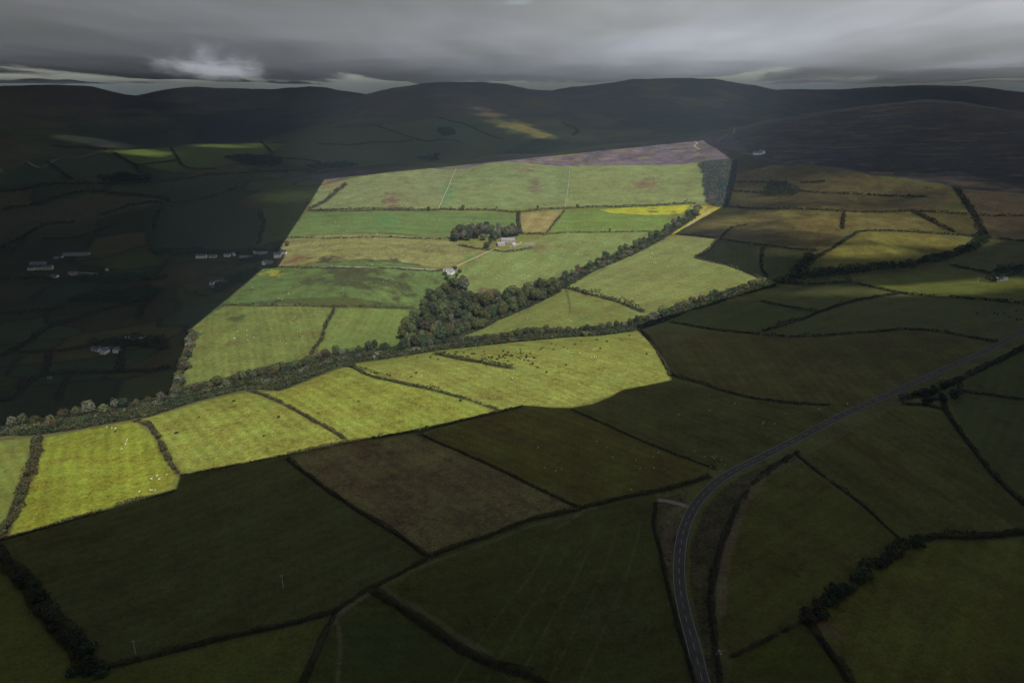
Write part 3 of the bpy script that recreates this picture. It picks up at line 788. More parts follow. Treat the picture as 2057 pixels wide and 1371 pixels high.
hd([(1603, 908), (1569, 927), (1518, 966), (1490, 1006), (1468, 1053), (1450, 1103), (1437, 1139), (1429, 1186), (1426, 1225), (1434, 1276), (1442, 1330), (1448, 1390)], 3.6, 2, 'scrubby hedge following the inside of the road bend', scrub_m, .22)
hd([(1318, 1010), (1314, 1059), (1325, 1102), (1340, 1174), (1354, 1224), (1368, 1274), (1392, 1360), (1400, 1395)], 3.0, 1.8, 'narrow hedge along the left side of the road')
# sunlit strip and beyond
hd([(80, 878), (66, 930), (44, 985), (25, 1035), (5, 1080)], 7, 3.4, 'thick green hedge between the two leftmost sunlit fields', gap=.02)
hd([(268, 844), (298, 854), (318, 882), (338, 922), (358, 950)], 4.5, 2.6, 'ragged hedge of separate bushes between sunlit fields at left', scrub_m, .35)
hd([(498, 785), (545, 800), (600, 828), (650, 855), (693, 881)], 3.6, 2, 'hedge with rusty gaps slanting down the middle of the sunlit strip', scrub_m, .25)
hd([(690, 735), (735, 751), (800, 768), (880, 786), (935, 801)], 4.6, 2.4, 'dark hedge slanting below the gorse hill', gorse_m, .05)
hd([(940, 802), (970, 813), (1002, 823)], 2.6, 1.5, 'broken end of the hedge below the gorse hill', scrub_m, .3)
hd([(872, 711), (930, 722), (975, 729), (1026, 739)], 7.5, 2.4, 'bank of dark gorse among the scattered bushes on the sunlit hill', gorse_m, .1)
hd([(1125, 577), (1180, 590), (1240, 606), (1293, 626)], 6, 3.2, 'dark clipped hedge between two sunlit sheep fields right of the wood', gorse_m, .02)
hd([(545, 537), (640, 538), (740, 539), (890, 543)], 2.4, 1.2, 'low hedge along the lane to the white cottage', hedge_m, .2)
hd([(448, 613), (520, 614), (600, 614), (672, 616), (740, 617), (836, 619)], 3.6, 1.6, 'low hedge across the middle of the sunlit left slopes', hedge_m, .2)
hd([(618, 424), (690, 424), (760, 422), (840, 423), (900, 421), (985, 423), (1040, 427)], 4.5, 2.8, 'hedge with small trees under the two upper left sunlit fields', hedge_m, .06)
hd([(1042, 427), (1090, 421), (1138, 419), (1200, 416), (1260, 415), (1330, 412), (1392, 408)], 4.2, 2.4, 'hedge under the upper right sunlit field by the bright patch', hedge_m, .08)
hd([(572, 477), (640, 478), (700, 478), (790, 477), (905, 479)], 2.4, 1.1, 'faint hedge line left of the farm copse', hedge_m, .25)
hd([(1104, 470), (1180, 467), (1240, 466), (1312, 465)], 2.2, 1.1, 'faint hedge line right of the stone farm', hedge_m, .2)
hd([(1045, 470), (1072, 470), (1100, 471)], 4, 1.9, 'short dark hedge below the small straw coloured field', hedge_m, .2)
hd([(1042, 429), (1041, 445), (1043, 466)], 5, 4, 'tall bushy hedge beside the small straw coloured field', hedge_m, .05)
hd([(1134, 422), (1122, 438), (1110, 452), (1098, 468)], 2.6, 1.0, 'brown bracken bank right of the small straw coloured field', scrub_m, .2)
hd([(672, 620), (655, 650), (645, 680), (630, 702), (620, 722)], 3.4, 1.4, 'straggling ditch hedge between the two lower left sunlit fields', gorse_m, .3)
hd([(622, 420), (650, 406), (672, 388), (694, 370)], 8, 3, 'scrubby strip at the upper left corner of the sunlit land', scrub_m, .15)
hd([(918, 492), (950, 498), (985, 503)], 4, 2, 'hedge below the rough garden of the copse', hedge_m, .05)
hd([(990, 502), (1010, 505), (1040, 503), (1070, 498)], 3.4, 1.6, 'overgrown bank in front of the stone farm', scrub_m, .1)
hd([(1358, 471), (1400, 474), (1440, 479)], 3, 1.5, 'hedge on the upper edge of the sunlit wedge', scrub_m, .15)
hd([(1440, 482), (1422, 502), (1396, 516)], 3.5, 2.4, 'rusty hedge curving along the notch of the sunlit wedge', scrub_m, .1)
hd([(1396, 518), (1470, 536), (1520, 556), (1556, 570)], 3, 1.8, 'hedge along the upper right edge of the sunlit wedge', scrub_m, .2)
# right slopes
hd([(1442, 481), (1537, 494), (1640, 504)], 4, 2, 'hedge from the sunlit wedge across the brown rushy field')
hd([(1643, 516), (1684, 491), (1724, 466)], 4, 2.4, 'hedge slanting up between the two brightest fields at right')
hd([(1724, 465), (1833, 466), (1929, 472), (1986, 478), (2080, 486)], 3.5, 1.9, 'long level hedge above the sun patched field at right')
hd([(1454, 415), (1547, 420), (1697, 425), (1833, 423), (1867, 426), (2080, 434)], 4, 2.1, 'long level hedge across the tan rushy slope')
hd([(1694, 427), (1692, 459)], 5, 2.2, 'short upright hedge in the middle of the tan rushy slope')
hd([(1920, 377), (1940, 408), (1962, 440), (1976, 472)], 9, 3.4, 'thick dark hedge climbing straight to the moor at right', gap=.02)
hd([(1834, 425), (1874, 446), (1918, 466)], 7, 3, 'dark hedge slanting down right across the tan slope')
hd([(1600, 384), (1663, 388), (1765, 393), (1867, 397)], 4, 2, 'level hedge right of the dark hillside wood', gap=.2)
hd([(1474, 384), (1500, 386), (1528, 387)], 4, 2.2, 'level hedge left of the dark hillside wood')
hd([(1474, 366), (1530, 366), (1580, 367)], 4, 2, 'upper hedge touching the dark hillside wood', gap=.2)
hd([(1608, 367), (1630, 367), (1656, 365)], 4, 2, 'short lone hedge high on the tan slope')
hd([(1442, 482), (1470, 458), (1500, 452)], 3, 1.6, 'old broken bank on the brown rushy field', scrub_m, .3)
hd([(1534, 497), (1528, 530), (1540, 556)], 4, 2, 'hedge dividing the two dark fields right of the sunlit notch')
hd([(1561, 567), (1640, 571), (1710, 567)], 4.5, 2.6, 'hedge at the foot of the wooded stream at right')
# left valley
LV = [
    ([(-60, 808), (0, 806), (27, 802), (51, 777), (85, 756), (143, 750), (238, 747), (340, 740)], 6, 3, 'hedge curving below the white gabled farmhouse'),
    ([(240, 745), (243, 715), (246, 690)], 7, 3.5, 'hedge on the right of the white gabled farmhouse'),
    ([(118, 808), (125, 780), (135, 758)], 6, 3, 'short upright hedge in the lower left dark fields'),
    ([(90, 752), (94, 732), (97, 712)], 6, 3, 'short hedge on the left of the farmhouse field'),
    ([(-60, 735), (0, 716), (44, 695), (99, 658), (143, 644), (215, 622), (286, 603)], 7, 3.4, 'long hedge climbing right across the dark left valley'),
    ([(277, 640), (290, 615), (306, 594)], 9, 4, 'thick hedge joining the long left valley hedge from below'),
    ([(34, 709), (90, 706), (143, 702), (185, 694)], 5, 2.6, 'hedge leading to the white gabled farmhouse from the left'),
    ([(340, 700), (300, 697), (260, 690)], 5, 2.6, 'hedge behind the long pale shed'),
    ([(371, 590), (395, 592), (420, 596)], 4, 2.2, 'hedge below the cluster of grey cottages'),
    ([(-60, 520), (0, 498), (51, 474), (92, 452), (150, 446)], 6, 3, 'curving hedge above the left hand hamlet'),
    ([(85, 482), (150, 478), (200, 463), (240, 448)], 5, 2.6, 'hedge above the long grey shed roofs'),
    ([(-60, 565), (40, 560), (110, 560)], 6, 3, 'hedge below the white cottages of the left hamlet'),
    ([(-60, 632), (60, 626), (130, 618)], 6, 3, 'level hedge in the middle of the left valley'),
    ([(-60, 434), (0, 422), (102, 401), (190, 385), (270, 392), (340, 402)], 7, 3, 'long hedge across the brown upper left slope'),
    ([(150, 371), (220, 369), (306, 367), (380, 358), (442, 351), (578, 345)], 8, 3.4, 'long level hedge under the left hand ridge'),
    ([(95, 327), (120, 345), (143, 361)], 7, 3, 'hedge dropping from the far pale road'),
    ([(225, 306), (250, 320), (268, 332), (282, 347)], 7, 3, 'hedge dropping from the sun patched ridge'),
    ([(344, 299), (358, 320), (374, 337), (436, 340)], 7, 3, 'hooked hedge below the crest of the left ridge'),
    ([(272, 333), (310, 328), (354, 323)], 6, 2.8, 'short hedge in the middle of the left ridge fields'),
    ([(524, 286), (538, 298), (548, 312)], 7, 3, 'short hedge on the upper end of the left ridge'),
    ([(320, 420), (312, 440), (308, 462)], 6, 3, 'upright hedge beside the bluish green field'),
    ([(476, 378), (430, 394), (374, 406), (282, 409), (204, 432)], 6, 3, 'hedge over the top of the bluish green field'),
    ([(520, 425), (530, 450), (518, 490)], 6, 3, 'hedge on the right of the bluish green field'),
    ([(0, 385), (80, 374), (150, 371)], 6, 3, 'hedge at the left edge below the pale road'),
    ([(560, 318), (620, 322), (660, 336)], 7, 3, 'hedge near the end of the dark heather ridge'),
    ([(100, 292), (150, 297), (215, 300)], 8, 3, 'far hedge beyond the left ridge'),
    ([(740, 250), (800, 268), (860, 284), (930, 288)], 8, 3, 'far hedge slanting over the middle valley fields'),
    ([(880, 236), (960, 262), (1010, 280)], 8, 3, 'far hedge slanting beside the sunlit hill streak'),
    ([(640, 290), (700, 292), (760, 286), (830, 282)], 8, 3, 'far level hedge in the middle valley'),
    ([(1130, 246), (1160, 262), (1150, 272)], 8, 3, 'far hooked hedge right of the sunlit hill streak')]
for pts, w, h, lab in LV:
    hd(pts, w, h, lab, gap=.1)

# ------------------------------------------------------------------ stone walls
stone_m = varied('dry_stone', (.3, .29, .27), .35, 1.2, .95)


def stone_wall(pts, label, h=1.3, w=.9):
    P, t = line(pts, 2.2)
    V = []; Q = []
    for k in range(len(P) - 1):
        a, b = P[k], P[k + 1]
        d = (b - a)[:2]; L_ = np.hypot(*d); d = d / L_; nn = np.array([d[1], -d[0]])
        hh = h * rng.uniform(.75, 1.15); ww = w * rng.uniform(.8, 1.15)
        b0 = len(V)
        for q, z in ((a, a[2]), (b, b[2])):
            for s, top in ((-1, 0), (1, 0), (1, 1), (-1, 1)):
                k_ = .5 if not top else .36
                V.append((q[0] + nn[0] * s * ww * k_, q[1] + nn[1] * s * ww * k_, z + (hh if top else -.3)))
        for f in ((0, 1, 2, 3), (7, 6, 5, 4), (0, 4, 5, 1), (1, 5, 6, 2), (2, 6, 7, 3), (3, 7, 4, 0)):
            Q.append([b0 + i for i in f])
    o0 = P[len(P) // 2]
    o = link('stone_wall', mesh_np('stone_wall', np.array(V) - o0, Q), stone_m, None, o0)
    tag(o, label, 'wall')


stone_wall([(917, 338), (905, 365), (892, 394), (880, 421)], 'pale stone wall between the two upper left sunlit fields')
stone_wall([(1145, 334), (1143, 360), (1139, 392), (1135, 417)], 'pale stone wall between the two upper right sunlit fields')
stone_wall([(1025, 497), (1040, 492), (1048, 487)], 'short pale stone wall in the yard of the stone farm', 1.6, 1.0)

# ------------------------------------------------------------------ trees
LEAFC = {'green': ((102, 114, 74), (112, 116, 76)), 'dark': ((74, 92, 68), (88, 102, 70)), 'olive': ((104, 104, 62), (84, 94, 58)), 'grey': ((128, 126, 108), (106, 110, 92)), 'russet': ((128, 100, 66), (110, 102, 66)), 'brown': ((108, 98, 76), (98, 98, 74))}
leaf_mats = {k: varied('leaf_' + k, alb(*a), .55, .45, .9, 3, .36, alb(*b)) for k, (a, b) in LEAFC.items()}
bark_m = varied('bark', (.13, .115, .095), .3, 1.5, .95)
pale_bark_m = varied('pale_bark', (.3, .28, .25), .3, 1.5, .95)


def crown_mesh(name, hgt, rad, seed, leaf, base=.12, dens=1.5, lobes=20):
    r = np.random.default_rng(seed)
    C = []; N = []
    ctr = np.array([0, 0, hgt * (base + (1 - base) * .5)]); half = np.array([rad * .68, rad * .68, hgt * (1 - base) * .33])
    for k in range(lobes):
        zf = 1 - 2 * (k + .5) / lobes; a = k * 2.39996 + r.uniform(-.3, .3); q = math.sqrt(max(0, 1 - zf * zf))
        d0 = np.array([math.cos(a) * q, math.sin(a) * q, zf])
        c = ctr + d0 * half * r.uniform(.8, 1.12)
        lr_ = rad * r.uniform(.34, .5) * (1.0 if zf > -.4 else .8)
        m = int(4 * math.pi * lr_ * lr_ * dens / (leaf * leaf) * .6)
        d = r.normal(0, 1, (m, 3)) + d0 * .7; d /= np.linalg.norm(d, axis=1)[:, None]
        C.append(c + d * np.array([1, 1, .85]) * lr_ * r.uniform(.8, 1.05, len(d))[:, None]); N.append(d + d0 * .3 + np.array([0, 0, .2]))
    C = np.vstack(C); N = np.vstack(N); k = C[:, 2] > .3
    return leaf_mesh(name, C[k], N[k], leaf, r)


def tube(V, Q, p0, p1, r0, r1, k=6):
    p0 = Vector(p0); p1 = Vector(p1); d = (p1 - p0).normalized()
    a = d.orthogonal().normalized(); b = d.cross(a); b0 = len(V)
    for p, r_ in ((p0, r0), (p1, r1)):
        for i in range(k):
            t = 2 * math.pi * i / k
            V.append(tuple(p + (a * math.cos(t) + b * math.sin(t)) * r_))
    for i in range(k):
        j = (i + 1) % k
        Q.append((b0 + i, b0 + j, b0 + k + j, b0 + k + i))


def trunk_mesh(name, hgt, rad, seed, twigs=0):
    r = random.Random(seed)
    V = []; Q = []
    top = Vector((r.uniform(-.4, .4), r.uniform(-.4, .4), hgt * .55))
    tube(V, Q, (0, 0, -.4), tuple(top * .45), hgt * .028, hgt * .02)
    tube(V, Q, tuple(top * .45), tuple(top), hgt * .02, hgt * .012)
    for k in range(5 + twigs):
        a = k * 2.3 + r.uniform(-.4, .4); f = r.uniform(.35, 1)
        s = top * f
        L_ = rad * r.uniform(.5, .85)
        e = s + Vector((math.cos(a) * L_, math.sin(a) * L_, hgt * r.uniform(.12, .32)))
        tube(V, Q, tuple(s), tuple(e), hgt * .011, hgt * .004, 5)
        for j in range(twigs and 4):
            e2 = s.lerp(e, r.uniform(.5, 1)) + Vector((r.uniform(-1, 1) * rad * .35, r.uniform(-1, 1) * rad * .35, hgt * r.uniform(.06, .2)))
            tube(V, Q, tuple(s.lerp(e, .6)), tuple(e2), hgt * .006, hgt * .002, 4)
    return mesh_np(name, V, Q)


CROWNS = {}
for k in LEAFC:
    for v in range(4):
        me = crown_mesh('crown', [12.5, 14.5, 11, 13][v], [5.2, 5.6, 5.8, 4.6][v], 40 + v + list(LEAFC).index(k) * 10, .95, [.1, .14, .08, .1][v])
        me.materials.append(leaf_mats[k]); CROWNS[k, v] = me
TRUNKS = [trunk_mesh('trunk', [12.5, 14.5, 11, 13][v], [5.2, 5.6, 5.8, 4.6][v], v) for v in range(4)]
BARE = [trunk_mesh('trunk', 12, 5, 50 + v, 8) for v in range(2)]
SHRUBS = {}
for k in LEAFC:
    for v in range(2):
        me = crown_mesh('foliage', [4.6, 5.8][v], [3.3, 3.7][v], 140 + v + list(LEAFC).index(k) * 10, .75, .0, 1.4, 12)
        me.materials.append(leaf_mats[k]); SHRUBS[k, v] = me
for m_ in TRUNKS: m_.materials.append(bark_m)
for m_ in BARE: m_.materials.append(pale_bark_m)
STEMS = [trunk_mesh('stem', 4.5, 2.8, 70 + v) for v in range(2)]
for m_ in STEMS: m_.materials.append(bark_m)
WORDS = {'green': 'mid green', 'dark': 'dark green', 'olive': 'olive', 'grey': 'grey leafed', 'russet': 'russet', 'brown': 'brownish'}


def tree(x, y, k, s, place, group, v=None):
    v = random.randrange(4) if v is None else v
    o = empty('tree', (x, y, float(gz(x, y)) - .1), random.uniform(0, 6.28))
    o.scale = (s * random.uniform(.78, 1.18), s * random.uniform(.78, 1.18), s * random.uniform(.78, 1.3))
    tag(o, '%s broadleaf tree %s' % (WORDS[k], place), 'tree', group + ', ' + WORDS[k])
    link('crown', CROWNS[k, v], None, o); link('trunk', TRUNKS[v], None, o)
    return o


def bare_tree(px, py, s, label):
    x, y, z = at(px, py)[0]
    o = empty('bare_tree', (x, y, z - .1), random.uniform(0, 6.28)); o.scale = (s,) * 3
    tag(o, label, 'tree'); link('trunk', BARE[random.randrange(2)], None, o)


def shrub(x, y, k, s, place, group):
    v = random.randrange(2)
    o = empty('shrub', (x, y, float(gz(x, y)) - .1), random.uniform(0, 6.28))
    o.scale = (s * random.uniform(.85, 1.25), s * random.uniform(.85, 1.25), s * random.uniform(.8, 1.2))
    tag(o, '%s shrub %s' % (WORDS[k], place), 'shrub', group + ', ' + WORDS[k])
    link('foliage', SHRUBS[k, v], None, o); link('stem', STEMS[v], None, o)
    return o


def scatter(poly_px, count, mind, seed):
    """blue-noise points over a world polygon"""
    r = np.random.default_rng(seed)
    w = at([p[0] for p in poly_px], [p[1] for p in poly_px])[:, :2]
    x0, y0 = w.min(0); x1, y1 = w.max(0)
    m = int(min(60000, 60 + 12 * (x1 - x0) * (y1 - y0) / (mind * mind)))
    c = r.uniform((x0, y0), (x1, y1), (m, 2)); c = c[inside(w, c[:, 0], c[:, 1])]
    cells = {}; out = []
    for x, y in c:
        i, j = int(x // mind), int(y // mind)
        if any((x - a) ** 2 + (y - b) ** 2 < mind * mind for di in (-1, 0, 1) for dj in (-1, 0, 1) for a, b in cells.get((i + di, j + dj), ())): continue
        cells.setdefault((i, j), []).append((x, y)); out.append((x, y))
        if len(out) >= count: break
    return out


def pick(mixd):
    ks, ws = zip(*mixd.items()); return random.choices(ks, ws)[0]


random.seed(5)
WOODMIX = {'dark': 4, 'green': 6, 'olive': 3.5, 'grey': 1.3, 'russet': .25, 'brown': .6}
WOOD = [(905, 566), (932, 568), (934, 598), (980, 603), (1050, 592), (1108, 574), (1126, 585), (1062, 616), (1000, 642), (945, 668), (902, 684), (850, 698), (806, 712), (800, 702), (812, 672), (838, 632), (862, 596), (885, 580)]
for x, y in scatter(WOOD, 155, 7.6, 3):
    tree(x, y, pick(WOODMIX), random.choice([.8, 1.0, 1.1, 1.25, 1.4]) * random.uniform(.9, 1.1), 'in the valley wood below the white cottage', 'trees of the valley wood')
COPSE = [(906, 490), (912, 474), (930, 464), (975, 462), (1010, 465), (1038, 464), (1042, 474), (1014, 481), (985, 484), (950, 482), (925, 492)]
for x, y in scatter(COPSE, 46, 7.6, 4):
    tree(x, y, pick({'grey': 3, 'dark': 2, 'brown': 3, 'green': 2, 'russet': .4}), random.uniform(1.0, 1.35), 'in the copse beside the stone farm', 'trees of the farm copse')
for px, py, k in [(985, 488, 'brown'), (995, 484, 'grey'), (978, 498, 'dark'), (1041, 474, 'dark'), (1045, 470, 'green')]:
    x, y, z = at(px, py)[0]; tree(x, y, k, random.uniform(.7, .95), 'close to the stone farm yard', 'trees at the stone farm yard')
for px, py, k in [(893, 552, 'dark'), (918, 556, 'dark'), (898, 562, 'green'), (914, 540, 'dark'), (924, 548, 'green'), (929, 560, 'dark')]:
    x, y, z = at(px, py)[0]; tree(x, y, k, .6, 'around the white cottage', 'trees around the white cottage')


def row(pts, spacing, width, kinds, place, group, fn, smin, smax, seed):
    random.seed(seed)
    P, t = line(pts, 1.0)
    s = 0
    while s < t[-1]:
        i = int(np.clip(s, 0, len(P) - 2))
        d = P[min(i + 1, len(P) - 1), :2] - P[i, :2]; L_ = np.hypot(*d) + 1e-9
        o = random.uniform(-width, width) / 2
        fn(P[i, 0] + d[1] / L_ * o, P[i, 1] - d[0] / L_ * o, pick(kinds), random.uniform(smin, smax), place, group)
        s += spacing * random.uniform(.7, 1.3)


SCRUB = {'grey': 2, 'dark': 2.2, 'green': 3, 'brown': 1.4, 'olive': 1.6, 'russet': .25}
row([(-40, 872), (60, 856), (200, 832), (330, 806), (440, 777), (520, 757), (600, 737), (690, 714), (780, 702)], 9.0, 14, SCRUB, 'in the wooded stream strip above the left sunlit fields', 'trees of the left stream strip', tree, .65, 1.0, 21)
row([(-40, 879), (60, 865), (200, 842), (290, 826), (330, 814), (440, 785), (500, 775), (560, 770), (640, 740), (700, 724), (770, 712)], 5.5, 9, SCRUB, 'at the near edge of the left stream strip', 'shrubs of the left stream strip', shrub, .8, 1.35, 22)
row([(352, 790), (364, 745), (380, 700), (387, 668)], 8, 8, SCRUB, 'in the hedge on the left edge of the sunlit land', 'shrubs on the left edge of the sunlit land', shrub, 1.0, 1.7, 23)
row([(800, 708), (900, 692), (1000, 683), (1130, 671), (1220, 662), (1285, 648)], 8.5, 9, SCRUB, 'in the tree row above the gorse hill', 'trees of the row above the gorse hill', tree, .6, .85, 24)
row([(770, 719), (900, 699), (1000, 690), (1130, 678), (1250, 668)], 5.5, 7, SCRUB, 'in the undergrowth above the gorse hill', 'shrubs of the row above the gorse hill', shrub, .8, 1.25, 25)
row([(1108, 574), (1150, 553), (1200, 532), (1250, 510), (1290, 491), (1330, 470), (1368, 447), (1400, 428)], 9.5, 16, SCRUB, 'in the upper stream strip right of the wood', 'trees of the upper stream strip', tree, .7, 1.0, 26)
row([(1112, 580), (1160, 556), (1220, 530), (1290, 497), (1340, 470)], 7, 12, SCRUB, 'at the edge of the upper stream strip', 'shrubs of the upper stream strip', shrub, .9, 1.5, 27)
row([(1285, 650), (1330, 634), (1385, 614), (1450, 594), (1545, 571)], 6.5, 17, SCRUB, 'in the strip along the lower edge of the sunlit wedge', 'shrubs of the sunlit wedge strip', shrub, 1.1, 1.9, 28)
bare_tree(758, 719, .75, 'pale bare tree with a forked crown in the left stream strip')
bare_tree(818, 680, .9, 'bleached bare tree at the left tip of the valley wood')
bare_tree(752, 722, .55, 'small grey leafless tree beside the forked bare tree')
# hedgerow trees of the sunlit fields
for px, py, k, s, lab in [(930, 423, 'dark', .8, 'round dark tree, largest in the hedge above the farm copse'), (1080, 420, 'dark', .6, 'low dark tree in the hedge above the small straw coloured field'), (860, 424, 'dark', .6, 'small dark tree in the hedge under the left wall'),
                          (1160, 418, 'green', .5, 'small tree in the hedge just right of the right stone wall'), (577, 494, 'green', .75, 'dark green tree at the left notch of the sunlit land'), (785, 477, 'dark', .35, 'tiny dark tree alone on the faint hedge left of the copse'),
                          (1225, 465, 'dark', .35, 'tiny dark tree alone on the faint hedge right of the stone farm'), (1395, 410, 'russet', .45, 'rusty little tree under the conifer plantation corner'), (1432, 412, 'olive', .45, 'yellowish little tree at the plantation foot')]:
    x, y, z = at(px, py)[0]; o = tree(x, y, k, s, '', ''); tag(o, lab); del o['group']
# right-hand dark woods along the stream
DARKMIX = {'dark': 4, 'green': 3, 'brown': 2, 'grey': 1}
row([(1622, 1246), (1680, 1203), (1740, 1152), (1800, 1108), (1834, 1090)], 6.5, 6, {'dark': 2, 'brown': 2, 'green': 1}, 'in the row of big dark bushes at lower right', 'bushes of the lower right row', shrub, .9, 1.35, 35)
row([(1815, 805), (1860, 790), (1905, 775), (1930, 780), (1900, 800), (1850, 812)], 6, 8, DARKMIX, 'in the thicket below the road at right', 'shrubs of the roadside thicket', shrub, .6, 1.0, 36)
row([(40, 1160), (85, 1220), (130, 1275), (180, 1325)], 9, 5, {'dark': 3, 'brown': 1}, 'standing in the thick bottom left hedge', 'bushes in the bottom left hedge', shrub, .8, 1.2, 37)
row([(150, 1352), (190, 1356), (230, 1352)], 6, 6, {'dark': 3, 'brown': 1}, 'massed at the bottom left hedge corner', 'bushes at the bottom left corner', shrub, .7, 1.0, 38)

# ------------------------------------------------------------------ woods that read as one mass
def woodland(polys, label, k, hgt, mind, seed, group=None, leaf=1.8):
    r = np.random.default_rng(seed)
    C = []; N = []
    for poly in polys:
        for x, y in scatter(poly, 900, mind, seed):
            z = float(gz(x, y)); hh = hgt * r.uniform(.7, 1.2); rad = mind * r.uniform(.55, .8)
            m = int(26 * (rad / 4) ** 2 * (2.2 / leaf) ** 2) + 14
            d = r.normal(0, 1, (m, 3)); d /= np.linalg.norm(d, axis=1)[:, None]; d[:, 2] = np.abs(d[:, 2]) * r.choice([1, 1, -.4], m)
            C.append(np.array([x, y, z + hh * .6]) + d * np.array([rad, rad, hh * .45])); N.append(d)
    C = np.vstack(C); N = np.vstack(N); o0 = C.mean(0)
    o = link('woodland', leaf_mesh('woodland', C - o0, N, leaf, r), leaf_mats[k], None, o0)
    tag(o, label, 'woodland', group, 'stuff'); return o


conifer_m = varied('conifer_mass', alb(88, 106, 100), .6, .06, .95, 5, 0, alb(112, 108, 98)); leaf_mats['conifer'] = conifer_m
woodland([[(1404, 331), (1430, 325), (1480, 322), (1476, 360), (1462, 414), (1440, 416), (1418, 407), (1424, 390), (1412, 372), (1416, 350)]], 'blue green conifer plantation at the top right of the sunlit land', 'conifer', 3.8, 5.2, 1, leaf=1.4)
leaf_mats['brush'] = varied('brush', alb(92, 96, 66), .55, .09, .9, 5, 0, alb(72, 84, 58))
woodland(FLOORS, 'low grey green undergrowth filling the stream strips of the sunlit land', 'brush', 3.4, 5.5, 30, leaf=1.2)
woodland([[(1560, 572), (1600, 556), (1640, 548), (1700, 544), (1765, 536), (1833, 530), (1901, 512), (1935, 502), (1968, 484), (1980, 490), (1940, 514), (1905, 524), (1833, 541), (1765, 548), (1700, 556), (1650, 562), (1600, 568)], [(1588, 556), (1600, 540), (1612, 522), (1630, 512), (1636, 522), (1618, 545)]], 'dark wood along the stream on the right slopes', 'dark', 9, 8, 31, leaf=1.5)
woodland([[(1985, 566), (2005, 546), (2040, 544), (2085, 550), (2085, 560), (2030, 556), (2000, 570)]], 'dark trees around the grey shed at the right edge', 'dark', 10, 8, 33, leaf=1.5)
woodland([[(1965, 490), (1955, 478), (1975, 466), (1985, 480)]], 'dark trees at the hedge crossing on the right slope', 'dark', 6, 8, 34, leaf=1.5)
woodland([[(1525, 394), (1545, 374), (1570, 370), (1602, 384), (1598, 394)]], 'dark wood alone on the tan hillside', 'dark', 9, 8, 2)
woodland([[(1380, 440), (1410, 420), (1400, 412), (1370, 440)]], 'grey scrub at the top of the upper stream strip', 'grey', 5, 6, 3)
woodland([[(140, 604), (200, 588), (300, 578), (330, 590), (270, 608)], [(430, 580), (470, 556), (520, 540), (500, 556), (440, 590)]], 'dark wood filling the left valley below the hamlet', 'dark', 7, 10, 4)
woodland([[(120, 560), (200, 558), (320, 552), (330, 560), (200, 572)]], 'dark trees behind the lower hamlet gardens', 'dark', 8, 10, 5)
woodland([[(180, 692), (250, 684), (320, 680), (330, 690), (190, 702)]], 'dark trees behind the white gabled farmhouse', 'dark', 8, 9, 6)
woodland([[(390, 508), (440, 506), (500, 504), (560, 500), (560, 506), (400, 512)]], 'dark trees behind the white hamlet terrace', 'dark', 7, 9, 7)
woodland([[(455, 318), (500, 314), (560, 320), (565, 334), (510, 334)], [(200, 360), (250, 352), (300, 356), (300, 364), (210, 366)], [(620, 336), (690, 330), (720, 336), (640, 342)]], 'dark copses on the left ridge', 'dark', 10, 13, 8, leaf=3.2)
woodland([[(880, 262), (905, 258), (912, 272), (890, 276)], [(840, 318), (880, 312), (880, 322)]], 'dark small woods in the middle valley', 'dark', 11, 15, 9, leaf=3.6)
woodland([[(405, 500), (300, 505), (320, 515), (400, 512)], [(480, 525), (525, 516), (522, 530)]], 'dark garden trees between the hamlet houses', 'dark', 6, 9, 10)
# ------------------------------------------------------------------ gorse bushes on the hill
random.seed(77)
gb = [leaf_mesh('gorse_bush', *(lambda d: (d * np.array([1.5, 1.3, 1.1]) * np.random.default_rng(v).uniform(.6, 1, (len(d), 1)) + np.array([0, 0, .5]), d))(
    (lambda q: (lambda e: e / np.linalg.norm(e, axis=1)[:, None])(np.column_stack([q[:, 0], q[:, 1], np.abs(q[:, 2])])))(np.random.default_rng(60 + v).normal(0, 1, (90, 3)))), .75, np.random.default_rng(v)) for v in range(4)]
for m_ in gb: m_.materials.append(gorse_m)
spots = [(1168, 686), (1199, 683), (1219, 686), (1245, 680), (1265, 674), (1299, 711), (1137, 733), (1122, 736), (1098, 748), (1080, 738), (1132, 698), (1141, 700), (1112, 702), (1116, 693), (1108, 691), (1086, 701), (1090, 699), (1206, 700), (1155, 692),
         (817, 718), (838, 718), (726, 738), (735, 740), (745, 748), (752, 748), (756, 750), (778, 752), (783, 754), (826, 757), (836, 750), (865, 718), (880, 722), (925, 805), (720, 806), (640, 830), (470, 806), (400, 838), (232, 867), (355, 870), (560, 838), (530, 876)]
def gauss(cx, cy, sx, sy, n_):
    return [(random.gauss(cx, sx), random.gauss(cy, sy)) for _ in range(n_)]
spots += gauss(965, 712, 26, 7, 26) + gauss(1018, 716, 22, 8, 26) + gauss(1055, 716, 12, 7, 12) + gauss(940, 706, 14, 5, 8)
for px, py in spots:
    x, y, z = at(px, py)[0]
    o = link('gorse_bush', gb[random.randrange(4)], None, None, (x, y, z - .1))
    s = random.uniform(.45, .95); o.scale = (s * random.uniform(.9, 1.3), s, s); o.rotation_euler.z = random.uniform(0, 6)
    tag(o, 'small dark round gorse bush dotted on the sunlit pasture hill', 'bush', 'gorse bushes on the sunlit hill')

